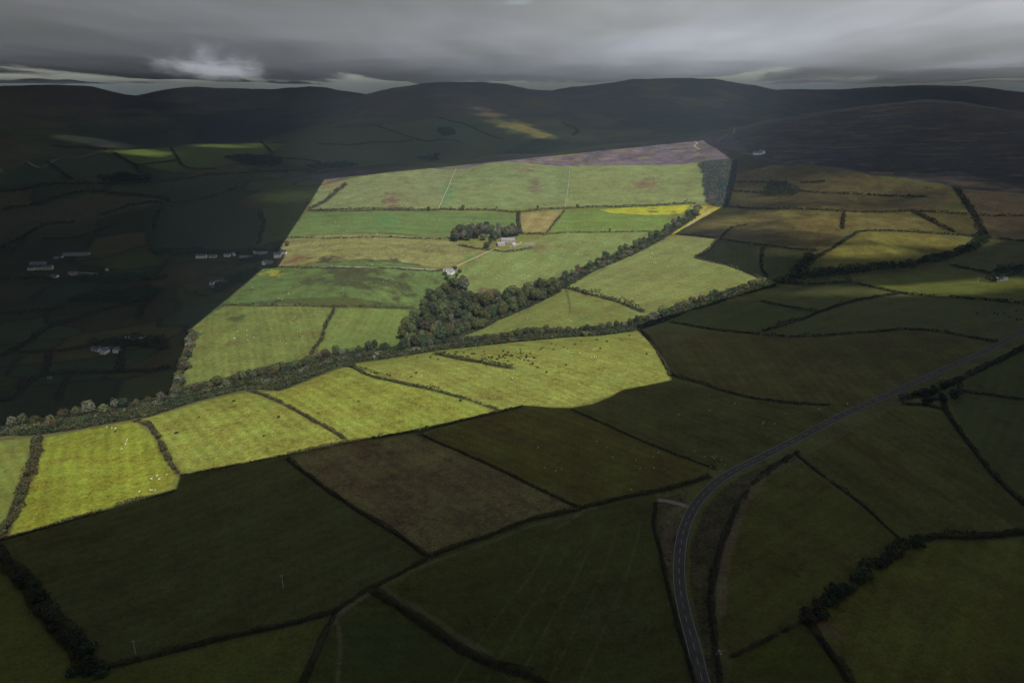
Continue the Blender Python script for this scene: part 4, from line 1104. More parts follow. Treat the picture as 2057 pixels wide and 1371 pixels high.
# ------------------------------------------------------------------ sheep and cattle: one skinned body each
def animal_mesh(name, joints, edges, radii, levels=1):
    me = bpy.data.meshes.new(name + '_skeleton'); me.from_pydata(joints, edges, [])
    o = bpy.data.objects.new(name + '_skeleton', me); COL.objects.link(o)
    o.modifiers.new('skin', 'SKIN').use_smooth_shade = True
    ss = o.modifiers.new('sub', 'SUBSURF'); ss.levels = levels; ss.render_levels = levels
    for v, r_ in zip(me.skin_vertices[0].data, radii): v.radius = r_
    me.skin_vertices[0].data[0].use_root = True
    dg = bpy.context.evaluated_depsgraph_get()
    res = bpy.data.meshes.new_from_object(o.evaluated_get(dg)); res.name = name
    bpy.data.objects.remove(o); bpy.data.meshes.remove(me)
    return res


def quadruped(name, s, head_low, fat):
    J = [(0, 0, .62), (.34, 0, .64), (-.36, 0, .64), (.55, 0, .76 if not head_low else .6), (.72, 0, .86 if not head_low else .34), (.9, 0, .82 if not head_low else .16),
         (.36, .14, .34), (.37, .14, .0), (.36, -.14, .34), (.34, -.14, .0), (-.36, .15, .4), (-.42, .15, .22), (-.38, .15, 0), (-.36, -.15, .4), (-.42, -.15, .22), (-.37, -.15, 0), (-.52, 0, .66), (-.58, 0, .48)]
    E = [(0, 1), (0, 2), (1, 3), (3, 4), (4, 5), (1, 6), (6, 7), (1, 8), (8, 9), (2, 10), (10, 11), (11, 12), (2, 13), (13, 14), (14, 15), (2, 16), (16, 17)]
    r_ = [.27 * fat, .24 * fat, .26 * fat, .15, .11, .06, .07, .045, .07, .045, .09, .055, .045, .09, .055, .045, .05, .03]
    return animal_mesh(name, [tuple(c * s for c in j) for j in J], E, [(q * s, q * s) for q in r_])


wool = varied('wool', (.5, .48, .41), .15, 2, .95); cow_m = varied('cow_hide', (.02, .017, .015), .3, 1, .8)
sheep_me = [quadruped('sheep', 1.05, True, 1.12), quadruped('sheep', 1.05, False, 1.12)]
for m_ in sheep_me: m_.materials.append(wool)
cow_me = [quadruped('cow', 1.75, True, .98), quadruped('cow', 1.75, False, .98)]
for m_ in cow_me: m_.materials.append(cow_m)


def flock(pix, label, group, what='sheep'):
    for px, py in pix:
        x, y, z = at(px, py)[0]
        v = random.randrange(2)
        o = link(what, (sheep_me if what == 'sheep' else cow_me)[v], None, None, (x, y, z - .02))
        o.rotation_euler.z = random.uniform(0, 6.28); s = random.uniform(.92, 1.12); o.scale = (s, s, s)
        tag(o, label, what, group)


def inpoly(poly, n_, seed, clump=0):
    r = random.Random(seed); out = []
    xs = [p[0] for p in poly]; ys = [p[1] for p in poly]; pa = np.array(poly, float)
    while len(out) < n_:
        x = r.uniform(min(xs), max(xs)); y = r.uniform(min(ys), max(ys))
        if inside(pa, np.array([x]), np.array([y]))[0]:
            for _ in range(r.choice([1, 1, 2, 3]) if clump else 1): out.append((x + r.gauss(0, 5) * clump, y + r.gauss(0, 2) * clump))
    return out[:n_]


random.seed(99)
flock([(1364.5, 834), (1425, 826), (1455, 802), (1475, 811), (1578, 831), (1556, 852), (1531, 852), (1534, 849), (1646, 822), (1702, 811), (1322, 910), (1395, 907), (1415, 918), (1434, 921), (1430, 918), (1438, 917), (1449, 925), (1456, 935), (1428, 938)], 'white sheep in the dark pasture just left of the road bend', 'sheep in the pasture left of the road')
flock([(1081, 900), (1199, 887), (1219, 899), (1094, 940), (1116, 946), (1128, 943), (1231, 919), (1278, 925), (1312, 918), (1323, 909), (1286, 941), (1314, 941), (1268, 984)], 'white sheep in the dark pasture right of the brown field', 'sheep right of the brown field')
flock([(215, 858), (225, 860), (232, 861), (245, 902), (252, 893), (256, 884), (254, 887), (320, 963), (303, 963), (305, 962), (316, 956), (280, 988), (302, 985), (305, 985), (312, 984), (335, 954)], 'white sheep on the bright green field at far left', 'sheep on the leftmost sunlit field')
flock([(478, 666), (496, 663.5), (470, 679), (472, 680), (496, 673), (510, 678), (497, 682.6), (518, 651.6), (588.6, 640.7), (593, 637), (608, 676), (598, 666), (575, 690), (545, 660)], 'white sheep on the lower left sunlit slope', 'sheep on the lower left sunlit slope')
flock([(507, 578), (563, 588.7), (580, 590), (590, 588), (600, 570), (560, 600), (566, 602), (770, 566), (776, 568), (797, 571), (800, 573), (690, 590)], 'white sheep on the rushy sunlit slope under the lane', 'sheep on the rushy slope')
flock(inpoly([(600, 485), (900, 484), (940, 505), (880, 530), (720, 530), (600, 505)], 34, 1, 1), 'pale sheep on the straw tinted field above the lane', 'sheep above the lane')
flock(inpoly([(640, 430), (1030, 434), (900, 460), (890, 472), (600, 472)], 26, 2, 1), 'pale sheep on the green field left of the copse', 'sheep left of the copse')
flock(inpoly([(950, 545), (1000, 512), (1100, 495), (1240, 472), (1240, 495), (1150, 530), (1040, 570), (960, 575)], 44, 3, 1), 'pale sheep on the large field below the stone farm', 'sheep below the stone farm')
flock(inpoly([(1130, 430), (1250, 424), (1360, 424), (1330, 455), (1120, 462)], 30, 4, 1), 'pale sheep on the bright field right of the stone farm', 'sheep right of the stone farm')
flock(inpoly([(1150, 345), (1380, 335), (1400, 395), (1150, 405)], 34, 5, 1), 'pale sheep on the upper right sunlit field', 'sheep on the upper right sunlit field')
flock(inpoly([(1160, 575), (1300, 505), (1400, 495), (1450, 545), (1320, 610), (1240, 590)], 18, 6, 1), 'white sheep on the sunlit wedge field', 'sheep on the wedge field')
flock([(938, 660), (940, 661), (1026, 662), (1096, 637), (1100, 632), (1145, 645), (1148, 646), (1208, 651), (1010, 668), (1060, 640), (1180, 612)], 'white sheep on the triangular field above the tree row', 'sheep on the triangular field')
flock([(1060, 720), (1068, 721), (1165, 710), (1192, 704), (1188, 718), (1194, 718), (1198, 718), (1081, 765), (1162, 772), (1030, 760), (1032, 746)], 'white sheep among the gorse bushes on the sunlit hill', 'sheep on the gorse hill')
flock([(1962.6, 630), (1998, 629.5), (2004, 632), (2019, 630), (2027, 637), (2043, 643), (2050, 642), (2041, 625), (2015, 629)], 'black cow on the dark pasture at the right edge', 'cattle at the right edge', 'cow')

# ------------------------------------------------------------------ buildings
def plain(name, c, a=.15, sc=.6, rough=.85): return varied(name, c, a, sc, rough)
white_wall = plain('white_render', (.8, .79, .76)); dimmed_white = plain('dimmed_white_render', (.5, .49, .46)); cream_wall = plain('cream_render', (.62, .56, .44)); stone_wall_m = plain('pale_stone', (.25, .23, .2), .3, 1.5)  # second white is the render darkened to offset sun on lit walls
grey_wall = plain('grey_block', (.3, .3, .29)); slate = plain('slate', (.15, .15, .17), .25, 1.2); lilac = plain('lilac_slate', (.17, .155, .185), .25, 1.2); tin = plain('grey_sheeting', (.22, .23, .23), .15, .4); green_tin = plain('pale_green_sheeting', (.3, .34, .31), .12, .4)
tan_wall = plain('tan_gable', (.55, .42, .3)); glass_m = plain('dark_pane', (.02, .025, .03), .1, 1, .15); door_m = plain('dark_door', (.06, .05, .045)); brick_m = plain('chimney_stack', (.3, .26, .23))


def box(V, Q, x0, x1, y0, y1, z0, z1):
    b = len(V)
    V += [(x0, y0, z0), (x1, y0, z0), (x1, y1, z0), (x0, y1, z0), (x0, y0, z1), (x1, y0, z1), (x1, y1, z1), (x0, y1, z1)]
    Q += [[b + i for i in f] for f in ((3, 2, 1, 0), (4, 5, 6, 7), (0, 1, 5, 4), (1, 2, 6, 5), (2, 3, 7, 6), (3, 0, 4, 7))]


def pm(name, V, F_, mat, parent):
    me = bpy.data.meshes.new(name); me.from_pydata([tuple(v) for v in V], [], F_); me.update()
    return link(name, me, mat, parent)


def house(px, py, L_, D_, h, label, yaw=0, wall=white_wall, roof=slate, pitch=.75, chimneys=0, windows=3, door=True, name='house', cat='house', storeys=1):
    """long axis along local x, the side facing the camera is local -y"""
    x, y, z = at(px, py)[0]
    o = empty(name, (x, y, z - .3), R(yaw)); tag(o, label, cat)
    a, b = L_ / 2, D_ / 2; rise = b * pitch; H0 = h + .3
    V = [(-a, -b, 0), (a, -b, 0), (a, b, 0), (-a, b, 0), (-a, -b, H0), (a, -b, H0), (a, b, H0), (-a, b, H0), (-a, 0, H0 + rise), (a, 0, H0 + rise)]
    pm('wall', V, [(0, 1, 5, 4), (1, 2, 6, 9, 5), (2, 3, 7, 6), (3, 0, 4, 8, 7), (3, 2, 1, 0)], wall, o)
    e = .35; t = .18; V = []; Q = []
    for s in (-1, 1):
        q = [(-a - e, s * (b + e), H0 - e * pitch + .03), (a + e, s * (b + e), H0 - e * pitch + .03), (a + e, 0, H0 + rise + .03), (-a - e, 0, H0 + rise + .03)]
        k = len(V); V += q + [(p[0], p[1], p[2] + t) for p in q]
        fs = [(0, 1, 2, 3), (7, 6, 5, 4), (0, 4, 5, 1), (1, 5, 6, 2), (3, 7, 4, 0)]
        Q += [[k + i for i in (f if s > 0 else f[::-1])] for f in fs]
    rf = pm('roof', V, Q, roof, o)
    for k in range(chimneys):
        V = []; Q = []; cx_ = (-a + .6) if k == 0 else (a - .6)
        box(V, Q, cx_ - .4, cx_ + .4, -.35, .35, H0 + rise - .5, H0 + rise + 1.2); box(V, Q, cx_ - .18, cx_ + .18, -.18, .18, H0 + rise + 1.2, H0 + rise + 1.6)
        pm('chimney', V, Q, brick_m, rf)
    for st in range(storeys):
        for k in range(windows):
            wx = -a + L_ * (k + .5) / windows
            if door and st == 0 and k == windows // 2: continue
            V = []; Q = []; zz_ = .3 + .95 + st * 2.6
            if zz_ + 1.1 > H0: continue
            box(V, Q, wx - .5, wx + .5, -b - .05, -b + .02, zz_, zz_ + 1.1)
            pm('window', V, Q, glass_m, o)
    if door:
        V = []; Q = []; wx = -a + L_ * (windows // 2 + .5) / max(1, windows)
        box(V, Q, wx - .55, wx + .55, -b - .06, -b + .02, .3, 2.4); pm('door', V, Q, door_m, o)
    return o


def shed(px, py, L_, D_, h, label, yaw=0, wall=grey_wall, roof=tin, pitch=.35, **k):
    return house(px, py, L_, D_, h, label, yaw, wall, roof, pitch, 0, 0, False, 'shed', 'shed')


B = house
# left hamlet
B(63, 542, 11, 6, 4, 'leftmost white cottage of the left hand hamlet', 3); B(79, 541, 13, 6, 3.8, 'long white cottage, second from left in the left hamlet', -3, windows=4)
B(98, 541, 15, 8, 5.4, 'cream two storey house right of the long white cottage', 5, cream_wall, chimneys=2, storeys=2)
shed(77, 531, 27, 9, 3.5, 'grey barn behind the white cottages at far left', 2)
B(110, 557, 12, 7, 2.8, 'small white bungalow alone below the left hamlet', -4)
shed(155, 513, 46, 10, 4, 'very long grey shed with a pale roof above the left hamlet', 6)
B(125, 517, 4, 4, 3, 'tiny white outhouse left of the very long shed', 0, windows=1); shed(113, 519, 8, 5, 2.6, 'small grey lean-to left of the tiny white outhouse', 20)
shed(147, 552, 12, 9, 4.5, 'tan gabled barn in the middle of the left hamlet', 2, tan_wall, tin)
shed(166, 552, 16, 8, 3.2, 'grey barn right of the tan gabled barn', 2); B(161, 553, 6, 5, 3, 'small white lean-to in front of the grey hamlet barn', 0, windows=1)
shed(186, 552, 14, 6, 2.8, 'low grey shed at the right end of the hamlet yard', 2); B(215, 543, 5, 4, 3, 'tiny white hut right of the hamlet yard', 30, windows=1)
# row on the lane
B(405, 518, 19, 7, 4.4, 'long white terrace on the lane, left of the others', 0, windows=6, chimneys=2); B(428, 517, 13, 7, 3, 'pinkish pale bungalow right of the white terrace', 0, cream_wall)
B(457, 515, 11, 6, 4, 'white cottage in the middle of the lane houses', 0); B(470.5, 513, 4, 5, 5, 'narrow tall white house between lane cottage and shed', 0, windows=1, storeys=1)
shed(494, 519, 20, 9, 3.4, 'long grey shed right of the narrow white house', -8); shed(524, 510, 24, 9, 3.6, 'long pale roofed shed at the back of the lane', -2, grey_wall, green_tin)
B(558, 517, 12, 8, 6, 'white two storey house below the lit notch', 8, chimneys=1, storeys=2); B(569, 510, 11, 7, 4.6, 'white house nearest the sunlit notch', 25, chimneys=1)
B(532, 531, 8, 7, 4.5, 'white gabled cottage left below the sunlit notch', 80, windows=2, chimneys=1); B(543, 530, 9, 7, 3.4, 'pale grey cottage right of the gabled one below the notch', 10, stone_wall_m)
# cottages in trees
for px, py, L_, yaw, wl, lab in [(432, 578, 9, 10, stone_wall_m, 'grey cottage lowest in the valley cluster'), (427, 571, 8, -20, white_wall, 'small white cottage on the left of the valley cluster'), (437, 569, 9, 30, stone_wall_m, 'grey cottage in the middle of the valley cluster'), (447, 574, 8, 60, white_wall, 'pale cottage on the right of the valley cluster'), (451, 566, 9, -10, white_wall, 'uppermost pale cottage of the valley cluster')]:
    B(px, py, L_, 6, 3, lab, yaw, wl, windows=2)
# gabled farmhouse
B(211, 709, 9, 8, 4.6, 'white gabled farmhouse, larger of the two gables', 76, chimneys=1, windows=2, storeys=2); B(235, 707, 7, 7, 3.8, 'white gabled cottage right of the larger farmhouse gable', 84, windows=2, chimneys=1)
B(194, 704, 15, 6, 3, 'slate roofed wing left of the white farmhouse gable', -28, windows=3); shed(222, 699, 30, 7, 3, 'dark slate roofed barn behind the farmhouse gables', 2, grey_wall, slate)
shed(272, 681, 24, 8, 2.8, 'long pale green roofed shed right of the farmhouse', 2, grey_wall, green_tin)
B(100, 761, 4, 3, 2.2, 'tiny pale hut at the lower left field corner', 15, stone_wall_m, windows=1)
# far white houses
B(283, 359, 14, 8, 4, 'lone white house in dark trees under the left ridge', 0); B(1522, 311, 22, 9, 5, 'lone white farmhouse at the edge of the dark moor', 8, chimneys=2, windows=4); B(1531, 309, 12, 8, 7, 'taller white house joined to the moor farmhouse', 8, windows=2, storeys=2)
# white cottage at the end of the lane
B(906, 550, 11, 8, 4.6, 'white cottage with slate roof at the top of the valley wood', 62, dimmed_white, lilac, chimneys=2, windows=2, storeys=2); B(899, 545, 7, 5, 2.8, 'low white outbuilding left of the white cottage', 15, dimmed_white, windows=1); B(893, 544, 4, 3.4, 2.2, 'tiny white shed at the end of the pale lane', 0, dimmed_white, windows=1)
# stone farm
B(1021, 486, 24, 9, 4.2, 'long stone barn with lilac slate roof at the copse', -7, stone_wall_m, lilac, windows=4); B(1006, 493, 13, 8, 3.6, 'stone farmhouse in front of the lilac roofed barn', 18, stone_wall_m, lilac, chimneys=2); B(1031, 495, 11, 8, 3.4, 'pale stone byre with weathered roof at the farm', 62, stone_wall_m, plain('weathered_roof', (.26, .235, .215), .3, 1), windows=2)
# roofless ruin
ruin_pts = at([1047, 1058, 1072, 1062], [490, 486, 491, 495])
x, y, z = ruin_pts.mean(0); rr = empty('ruin', (x, y, z - .3), R(-8)); tag(rr, 'roofless low stone ruin right of the stone farm', 'ruin')
for k, (x0, x1, y0, y1, hh) in enumerate([(-14, 14, -6, -5.2, 1.8), (-14, 10, 5.2, 6, 2.8), (-14, -13.2, -5.2, 5.2, 2.6), (13.2, 14, -5.2, 5.2, 1.3), (-3, -2.2, -5.2, 5.2, 3.4)]):
    V = []; Q = []; n_ = 8
    for i in range(n_):
        u0, u1 = i / n_, (i + 1) / n_; h_ = hh * random.uniform(.55, 1.15)
        if x1 - x0 > y1 - y0: box(V, Q, x0 + (x1 - x0) * u0, x0 + (x1 - x0) * u1, y0, y1, 0, h_)
        else: box(V, Q, x0, x1, y0 + (y1 - y0) * u0, y0 + (y1 - y0) * u1, 0, h_)
    pm('wall', V, Q, stone_wall_m, rr)
shed(2009, 563, 15, 8, 3.2, 'grey shed among dark trees at the right edge', 4, grey_wall, slate)

# ------------------------------------------------------------------ poles, gate, rubble
pole_m = plain('weathered_pole', (.42, .4, .37)); iron = plain('insulator', (.2, .2, .2)); red_m = plain('red_gate', (.4, .09, .06))
for px, py, h_, lab in [(569, 1180, 8, 'wooden utility pole standing in the large dark pasture'), (273, 1314, 8, 'wooden utility pole by the low hedge at lower left'), (1964, 568, 9, 'wooden utility pole left of the grey shed at right')]:
    x, y, z = at(px, py)[0]; o = empty('utility_pole', (x, y, z), R(25)); tag(o, lab, 'pole')
    V = []; Q = []; tube(V, Q, (0, 0, -.5), (0, 0, h_), .16, .11, 8); Q.append(list(range(8, 16))); pm('pole', V, Q, pole_m, o)
    V = []; Q = []; box(V, Q, -.9, .9, -.19, -.11, h_ - .6, h_ - .45); ca = pm('crossarm', V, Q, pole_m, o)
    for s in (-.8, 0, .8):
        V = []; Q = []; tube(V, Q, (s, -.15, h_ - .45), (s, -.15, h_ - .22), .06, .04, 6); pm('insulator', V, Q, iron, ca)
x, y, z = at(1155, 1024)[0]; o = empty('field_gate', (x, y, z), R(-4)); tag(o, 'small red field gate at the right corner of the brown field', 'gate')
V = []; Q = []
for k in range(5): box(V, Q, -2, 2, -.03, .03, .25 + k * .24, .33 + k * .24)
for s in (-1.98, 0, 1.9): box(V, Q, s, s + .08, .032, .09, .2, 1.35)
pm('bars', V, Q, red_m, o)
for s in (-2.25, 2.12):
    V = []; Q = []; box(V, Q, s, s + .16, -.08, .08, -.3, 1.5); pm('post', V, Q, pole_m, o)
x, y, z = at(1444, 1309)[0]
V = []; Q = []
for k in range(26):
    a_ = random.uniform(0, 6.28); d_ = random.uniform(0, 1.6); s = random.uniform(.2, .5); cx_, cy_ = math.cos(a_) * d_, math.sin(a_) * d_; hz = max(0, 1.0 - d_ * .55) * random.uniform(.3, 1)
    b0 = len(V); V += [(cx_ + s * p[0] * random.uniform(.6, 1.2), cy_ + s * p[1] * random.uniform(.6, 1.2), hz + s * p[2]) for p in ((1, 0, 0), (0, 1, 0), (-1, 0, 0), (0, -1, 0), (0, 0, 1), (0, 0, -1))]
    Q += [[b0 + i for i in f] for f in ((0, 1, 4), (1, 2, 4), (2, 3, 4), (3, 0, 4), (1, 0, 5), (2, 1, 5), (3, 2, 5), (0, 3, 5))]
o = pm('rubble_heap', V, Q, plain('pale_rubble', (.5, .47, .42)), None); o.location = (x, y, z); tag(o, 'pale heap of stones by the hedge right of the road', 'rubble')

ground = build_ground()

# ------------------------------------------------------------------ sun, sky, clouds
SUN_EL, SUN_AZ = R(50), R(152)          # azimuth measured from the view direction (+Y) towards +X: sun behind, to the right
SUN = np.array([math.sin(SUN_AZ) * math.cos(SUN_EL), math.cos(SUN_AZ) * math.cos(SUN_EL), math.sin(SUN_EL)])
ld = bpy.data.lights.new('sun', 'SUN'); ld.energy = 5.0; ld.angle = R(.16); ld.color = (1, .965, .9)
so = bpy.data.objects.new('sun', ld); COL.objects.link(so)
so.rotation_euler = Vector(SUN).to_track_quat('Z', 'Y').to_euler()
wd = bpy.data.worlds.new('World'); SC.world = wd; wd.use_nodes = True
N = wd.node_tree.nodes; L = wd.node_tree.links; N.clear()
wo = N.new('ShaderNodeOutputWorld'); bg = N.new('ShaderNodeBackground'); sk = N.new('ShaderNodeTexSky')
sk.sky_type = 'NISHITA'; sk.sun_disc = False; sk.sun_elevation = SUN_EL; sk.sun_rotation = SUN_AZ; sk.dust_density = 2.5; sk.altitude = 300
bg.inputs[1].default_value = SKY
L.new(sk.outputs[0], bg.inputs[0]); L.new(bg.outputs[0], wo.inputs[0])

DECK = 640.0


def deck_z(x, y):
    r = np.hypot(x, y)
    t = sstep(r, 3200, 9800)
    z = DECK - t * (DECK - 374)
    bump = (fbm(x / 1100 + 9, y / 1500, 201, 5, .55) - .5) * 2
    return np.maximum(z + bump * (60 + 20 * t) * sstep(r, 2900, 4200), 352) 


def to_deck(p):
    """slide points of the land up the sunbeam to the cloud deck"""
    q = np.array(p, float)
    for _ in range(12):
        zt = deck_z(q[:, 0], q[:, 1])
        s = (zt - q[:, 2]) / SUN[2]
        q = q + SUN * s[:, None]
    return q


# invented gap, cut overhead out of view to throw sun on the bright fields
LIT = [(0, 860), (338, 797), (382, 662), (528, 540), (558, 537), (576, 506.5), (563, 498), (652, 360), (1413, 282), (1470, 321), (1452, 414), (1352, 471), (1442, 480), (1424, 502), (1395, 517), (1470, 534), (1557, 571), (1272, 658),
       (1308, 690), (1332, 722), (1346, 750), (1348, 763), (1300, 773), (1250, 782), (1225, 797), (1190, 811), (1150, 818), (1110, 818), (1050, 813), (1000, 826), (800, 868), (570, 914), (362, 954), (352, 984), (180, 1033), (0, 1083), (-130, 1122), (-130, 884)]
pts = []
for i in range(len(LIT)):
    a, b = np.array(LIT[i]), np.array(LIT[(i + 1) % len(LIT)])
    m = max(1, int(np.hypot(*(b - a)) / 22))
    for k in range(m): pts.append(a + (b - a) * k / m)
pts = np.array(pts)
wpt = at(pts[:, 0], pts[:, 1])
gap = wpt + SUN * ((DECK - wpt[:, 2]) / SUN[2])[:, None]
print('gap', gap.min(0), gap.max(0))
# simplify self-crossings: keep a simple ring by dropping points that double back on hidden land
GX0, GX1, GY0, GY1 = -2400, 2700, -2400, 2400
outer = [(GX0, GY0), (GX1, GY0), (GX1, GY1), (GX0, GY1)]
inner_pts = [Vector((float(p[0]), float(p[1]))) for p in gap]
nI = len(inner_pts)
STEP = 150
border = []
for x in np.arange(GX0, GX1, STEP): border.append((x, GY0))
for y in np.arange(GY0, GY1, STEP): border.append((GX1, y))
for x in np.arange(GX1, GX0, -STEP): border.append((x, GY1))
for y in np.arange(GY1, GY0, -STEP): border.append((GX0, y))
nB = len(border)
vin = [Vector((float(a), float(b))) for a, b in border] + inner_pts
edges = [(i, (i + 1) % nB) for i in range(nB)] + [(nB + i, nB + (i + 1) % nI) for i in range(nI)]
vo, eo_, fo, _, _, of = delaunay_2d_cdt(vin, edges, [], 0, 1e-4)
gap2 = np.array([[v.x, v.y] for v in inner_pts])
V = [(v.x, v.y, DECK) for v in vo]; Q = []
for f in fo:
    c = sum((Vector((vo[i].x, vo[i].y)) for i in f), Vector((0, 0))) / len(f)
    if GX0 <= c.x <= GX1 and GY0 <= c.y <= GY1 and not inside(gap2, np.array([c.x]), np.array([c.y]))[0]: Q.append(list(f))
b0 = len(V)
# the rest of the deck out to the horizon
xs = np.arange(GX0 - 150 * 90, GX1 + 150 * 90 + 1, STEP); ys = np.arange(GY0 - 150 * 90, GY1 + 150 * 88 + 1, STEP)
XX, YY = np.meshgrid(xs, ys, indexing='ij'); ZZ = deck_z(XX, YY)
on = (XX >= GX0 - 1) & (XX <= GX1 + 1) & (YY >= GY0 - 1) & (YY <= GY1 + 1); ZZ[on] = DECK
ny = len(ys); grid = np.stack([XX, YY, ZZ], -1).reshape(-1, 3)
i = np.arange(len(xs) - 1)[:, None]; j = np.arange(ny - 1)[None, :]
a = (i * ny + j); quads = np.stack([a, a + 1, a + ny + 1, a + ny], -1).reshape(-1, 4)
cx_ = (XX[:-1, :-1] + STEP / 2).ravel(); cy_ = (YY[:-1, :-1] + STEP / 2).ravel()
keep = ~((cx_ > GX0) & (cx_ < GX1) & (cy_ > GY0) & (cy_ < GY1)) & (np.hypot(cx_, cy_) < 15200)
quads = quads[keep]
me = bpy.data.meshes.new('clouds'); me.from_pydata(V + [tuple(p) for p in grid], [], Q + [[int(k_) + b0 for k_ in q] for q in quads]); me.update()
me.polygons.foreach_set('use_smooth', np.ones(len(me.polygons), bool))

# cloud material: thin cloud lets the sun glow through, thick cloud is dark; very thin places let beams pass
m, nt, N, L = nodes('cloud')
def val(v):
    n_ = N.new('ShaderNodeValue'); n_.outputs[0].default_value = v; return n_.outputs[0]
def M(op, a, b=None, c=None):
    n_ = N.new('ShaderNodeMath'); n_.operation = op
    for k_, q in enumerate((a, b, c)):
        if q is None: continue
        if isinstance(q, (int, float)): n_.inputs[k_].default_value = q
        else: L.new(q, n_.inputs[k_])
    return n_.outputs[0]
def smooth(x, a, b, lo=0., hi=1.):
    n_ = N.new('ShaderNodeMapRange'); n_.interpolation_type = 'SMOOTHSTEP'
    L.new(x, n_.inputs[0])
    for k_, q in enumerate((a, b, lo, hi)): n_.inputs[k_ + 1].default_value = q
    return n_.outputs[0]
geo = N.new('ShaderNodeNewGeometry'); sep = N.new('ShaderNodeSeparateXYZ'); L.new(geo.outputs['Position'], sep.inputs[0])
X_, Y_ = sep.outputs[0], sep.outputs[1]
def cnoise(sx, sy, detail, w=0., rough=.55, off=(0, 0)):
    mp = N.new('ShaderNodeMapping'); mp.inputs['Scale'].default_value = (1 / sx, 1 / sy, 1 / 400); mp.inputs['Location'].default_value = (off[0], off[1], 0)
    L.new(geo.outputs['Position'], mp.inputs[0])
    n_ = N.new('ShaderNodeTexNoise'); n_.inputs['Scale'].default_value = 1; n_.inputs['Detail'].default_value = detail; n_.inputs['Roughness'].default_value = rough; n_.inputs['Distortion'].default_value = w
    L.new(mp.outputs[0], n_.inputs['Vector']); return n_.outputs['Fac']
big = cnoise(2200, 6000, 3, .3); med = cnoise(1000, 4200, 4, .3, off=(3, 1)); fine = cnoise(400, 2600, 3, .2, .55, (7, 2))
dist = M('SQRT', M('ADD', M('MULTIPLY', X_, X_), M('MULTIPLY', Y_, Y_)))
v0 = smooth(X_, -3600, 3200, CL_LEFT, CL_RIGHT)                         # thinner towards the right
v1 = M('MULTIPLY', v0, smooth(big, .3, .7, .78, 1.22))
v2 = M('MULTIPLY', v1, smooth(med, .3, .7, .9, 1.1))
v3 = M('MULTIPLY', v2, smooth(fine, .3, .7, .96, 1.04))
v4 = M('MULTIPLY', v3, smooth(dist, 4000, 9500, 1., .4))                 # heavier cloud at the far hills
near = smooth(dist, 1500, 3200, 0., 1.)
thick = M('ADD', M('MULTIPLY', v4, near), M('MULTIPLY', M('SUBTRACT', 1., near), smooth(X_, -1600, 1600, CL_OVER * .7, CL_OVER * 2.15)))  # unseen overhead cloud darkened to deepen the shade around the gap
ux, uy = -.357, .934                                              # bright patch painted into the cloud as a sunlit billow over the left hills
gu = M('SUBTRACT', M('ADD', M('MULTIPLY', X_, ux), M('MULTIPLY', Y_, uy)), 7900.); gw_ = M('ADD', M('MULTIPLY', X_, uy), M('MULTIPLY', Y_, -ux))
gc3 = N.new('ShaderNodeCombineXYZ'); L.new(M('DIVIDE', gw_, 330.), gc3.inputs[0]); L.new(M('DIVIDE', gu, 1700.), gc3.inputs[1])
gnz = N.new('ShaderNodeTexNoise'); gnz.inputs['Scale'].default_value = 1; gnz.inputs['Detail'].default_value = 5; gnz.inputs['Roughness'].default_value = .6; L.new(gc3.outputs[0], gnz.inputs['Vector'])
gx = M('DIVIDE', gw_, 560.); gy = M('DIVIDE', gu, 2000.)
glow = smooth(M('ADD', M('SQRT', M('ADD', M('MULTIPLY', gx, gx), M('MULTIPLY', gy, gy))), M('MULTIPLY', M('SUBTRACT', gnz.outputs['Fac'], .5), 1.5)), .1, 1.1, GLOW, 0.)
thick = M('ADD', thick, glow)
# thin spots: world place, half sizes, share of the beam let through, extra glow
SPOTS = [((1700, 445), 160, 110, .48), ((1550, 434), 140, 60, .48), ((1860, 482), 160, 50, .52), ((1740, 505), 90, 40, .52), ((1960, 440), 180, 100, .27), ((1740, 375), 240, 100, .32), ((1900, 578), 190, 36, .42), ((1600, 505), 70, 30, .2), ((2000, 400), 160, 90, .22), ((280, 306), 120, 62, .6), ((430, 291), 190, 52, .5), ((200, 285), 170, 110, .42), ((520, 290), 90, 40, .35), ((580, 395), 90, 70, .18),
         ((965, 219), 70, 100, .2), ((985, 230), 90, 110, .34), ((1010, 242), 100, 120, .42), ((1036, 252), 100, 120, .46), ((1062, 262), 100, 110, .5), ((1088, 272), 80, 100, .5)]
sp = to_deck(at([s[0][0] for s in SPOTS], [s[0][1] for s in SPOTS]))
trans = None
wob1 = M('MULTIPLY', M('SUBTRACT', cnoise(150, 190, 4, .3, .6, (11, 4)), .5), 1.5)
for (c, hx, hy, st), q in zip(SPOTS, sp):
    if st <= 0: continue
    dx = M('DIVIDE', M('SUBTRACT', X_, float(q[0])), float(hx)); dy = M('DIVIDE', M('SUBTRACT', Y_, float(q[1])), float(hy))
    d = M('ADD', M('SQRT', M('ADD', M('MULTIPLY', dx, dx), M('MULTIPLY', dy, dy))), wob1)
    t = smooth(d, .35, 1.25, st, 0.)
    trans = t if trans is None else M('MAXIMUM', trans, t)
